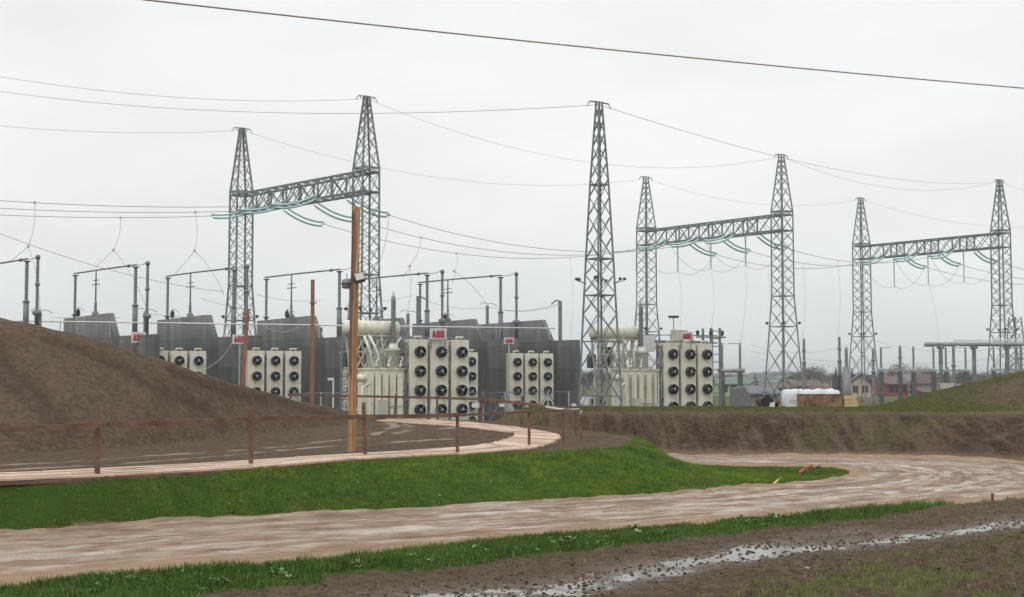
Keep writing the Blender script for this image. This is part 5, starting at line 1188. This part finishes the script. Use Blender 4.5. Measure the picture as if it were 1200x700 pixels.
def tree_meshes(kind, seed, h=9.0):
    rs = random.Random(seed); m = MB(); tr = h*.035
    m.tube([(0,0,-.4),(.1,.05,h*.3),(.0,.1,h*.6),(.1,0,h*.9)], [tr,tr*.75,tr*.45,tr*.12], 7)
    tips = []
    for k in range(16):
        a = rs.uniform(0, 6.28); z0 = h*rs.uniform(.25, .75); L_ = h*rs.uniform(.18, .36)*(1.1-z0/h*.5); q = Vector((math.cos(a)*L_, math.sin(a)*L_, z0+L_*rs.uniform(.4, 1.0)))
        m.tube([(0,0,z0), (Vector((0,0,z0))+q)/2+Vector((0,0,-.1)), q], [tr*.35,tr*.22,tr*.06], 5); tips.append(q); tips.append((Vector((0,0,z0))+q*1.4)/2.2)
    v = []; f = []; 
    n = {'a': 1100, 'b': 1700, 'c': 1400}[kind]
    for i in range(n):
        if kind == 'b': z = rs.random()**1.2; rr_ = (1-z)*h*.24*math.sqrt(rs.random())*(.8+.3*math.sin(z*40)); a = rs.uniform(0, 6.28); c = Vector((rr_*math.cos(a), rr_*math.sin(a), h*.12+z*h*.9))
        else: t0 = rs.choice(tips); s = h*.11; c = t0+Vector((rs.gauss(0, s), rs.gauss(0, s), rs.gauss(0, s*.8)))
        sz = h*(.012 if kind == 'a' else .018)*rs.uniform(.6, 1.6); a = Vector((rs.gauss(0,1), rs.gauss(0,1), rs.gauss(0,1))).normalized(); b_ = a.orthogonal().normalized()
        k = 3.2 if kind == 'a' else 1.3
        n0 = len(v); v += [c-a*sz*k, c+b_*sz*.6, c+a*sz*k, c-b_*sz*.6]; f.append((n0, n0+1, n0+2, n0+3))
    c_ = MB(); c_.add(v, f); return m, c_
protos = {}
for kd in 'abc':
    for s in (1, 2):
        a, b = tree_meshes(kd, s*7+ord(kd)); ta = a.build('trunk', 'bark'); cb_ = b.build('crown', 'twig_'+kd); protos[kd, s] = (ta.data, cb_.data); bpy.data.objects.remove(ta); bpy.data.objects.remove(cb_)
TN = {'a': 'bare grey tree', 'b': 'dark pointed conifer', 'c': 'rusty thin crowned tree'}
def tree(px, ytop, D, kd, s, nm, wf=1.0):
    h = P(px, ytop, D).z; root = thing('tree', TN[kd]+' '+nm, 'tree', (XD(px, D), D, 0), random.uniform(0, 6), 'trees around the village'); k = h/9.5; root.scale = (k*wf, k*wf, k)
    for n_, me in zip(('trunk', 'crown'), protos[kd, s]): o = bpy.data.objects.new(n_, me); COL.objects.link(o); o.parent = root
for a in ((953,426.5,330,'a',1,'large and round behind the white tarpaulin',1.25),(945,432,350,'a',2,'left of the large round tree above the tarpaulin',1.2),(962,433,360,'c',1,'right of the large round tree above the tarpaulin',1.2),(979,430,380,'b',1,'left of the insulator column pair',1),(988,429,380,'b',2,'behind the thick pale column',1),(998,431,390,'b',1,'above the beige house',1),
    (972,436,400,'a',1,'between tarpaulin tree and conifers',1.4),(1006,434,390,'c',2,'behind the right gantry left leg',1.3),(1052,424,330,'a',2,'tall behind the red house',1.1),(1042,429,360,'a',1,'left behind the red house roof',1.2),(1063,430,350,'c',1,'between the red and grey houses',1.1),(1080,427,360,'a',1,'behind the grey house',1.1),(1090,432,380,'c',2,'behind the reddish gable',1.2),
    (1121,434,340,'a',2,'right of the pale kiosk, leftmost of the hill row',1.5),(1130,433,330,'c',1,'second along the hill row',1.5),(1141,435,340,'a',1,'third along the hill row',1.6),(1152,434,330,'c',2,'fourth along the hill row',1.5),(1163,435,340,'a',2,'fifth along the hill row',1.5),(1176,434,330,'a',1,'sixth along the hill row',1.5),(1190,435,340,'c',1,'last along the hill row',1.5),
    (852,437,420,'a',1,'above the teal roof',1.3),(843,440,420,'a',2,'left above the teal roof',1.3),(884,438,430,'b',1,'tiny beyond the green gable',.8),(912,436,400,'a',1,'behind the middle gantry foot',1.3),(927,437,400,'c',2,'right behind the middle gantry foot',1.3),(1030,434,380,'b',2,'right of the right gantry left leg',1.1),(936,434,390,'a',1,'left beyond the large round tree',1.4),
    (690,434,300,'a',2,'seen through the foot of the single mast',1.4),(700,431,310,'c',1,'beyond the car at the single mast',1.4),(709,436,300,'a',1,'between the mast and right transformer',1.4),(684,438,300,'c',2,'next to the rightmost fire wall',1.3),(1110,430,370,'b',1,'behind the cream house right side',1.0),(918,441,330,'c',1,'low beside the green gabled house',1.6),(862,444,260,'c',2,'low bush before the green houses',1.8),(1100,436,380,'a',2,'over the cream house roof',1.3),(1016,437,330,'a',2,'right over the beige house',1.3)):
    tree(*a)
# distant wood that reads as one mass
v = []; f = []; rs = random.Random(8)
for i in range(11000):
    x = rs.uniform(-700, 800); D = 1300+rs.uniform(-60, 60); hh = 3.5+3.5*(.5+.5*math.sin(x*.013))+3*(.5+.5*math.sin(x*.05+1)); c = Vector((x, D, rs.random()**.7*hh)); sz = rs.uniform(.8, 2.2)
    n0 = len(v); a = rs.uniform(-.5, .5); v += [c+Vector((-sz,0,-sz)), c+Vector((sz,a,-sz*.8)), c+Vector((sz*.3,0,sz)), c+Vector((-sz*.9,a,sz*.5))]; f.append((n0,n0+1,n0+2,n0+3))
m = MB(); m.add(v, f); tag(m.build('distant_wood', 'twig_a'), 'bluish distant wood along the horizon', 'wood', kind='stuff')

# ------------------------------------------------------------------ haze
HAZE = True
if HAZE:
    m = bpy.data.materials.new('haze_air'); m.use_nodes = True; nt = m.node_tree; nt.nodes.clear(); o = N(nt, 'ShaderNodeOutputMaterial'); pv = N(nt, 'ShaderNodeVolumePrincipled')
    pv.inputs['Color'].default_value = (.93, .96, 1.0, 1); pv.inputs['Density'].default_value = .0004; pv.inputs['Anisotropy'].default_value = .2
    nt.links.new(pv.outputs[0], o.inputs['Volume'])
    MB().box(-3600, 3600, -400, 4700, -3, 34).build('haze', m)
    tag(bpy.data.objects['haze'], kind='stuff')

print('objects', len(bpy.data.objects))
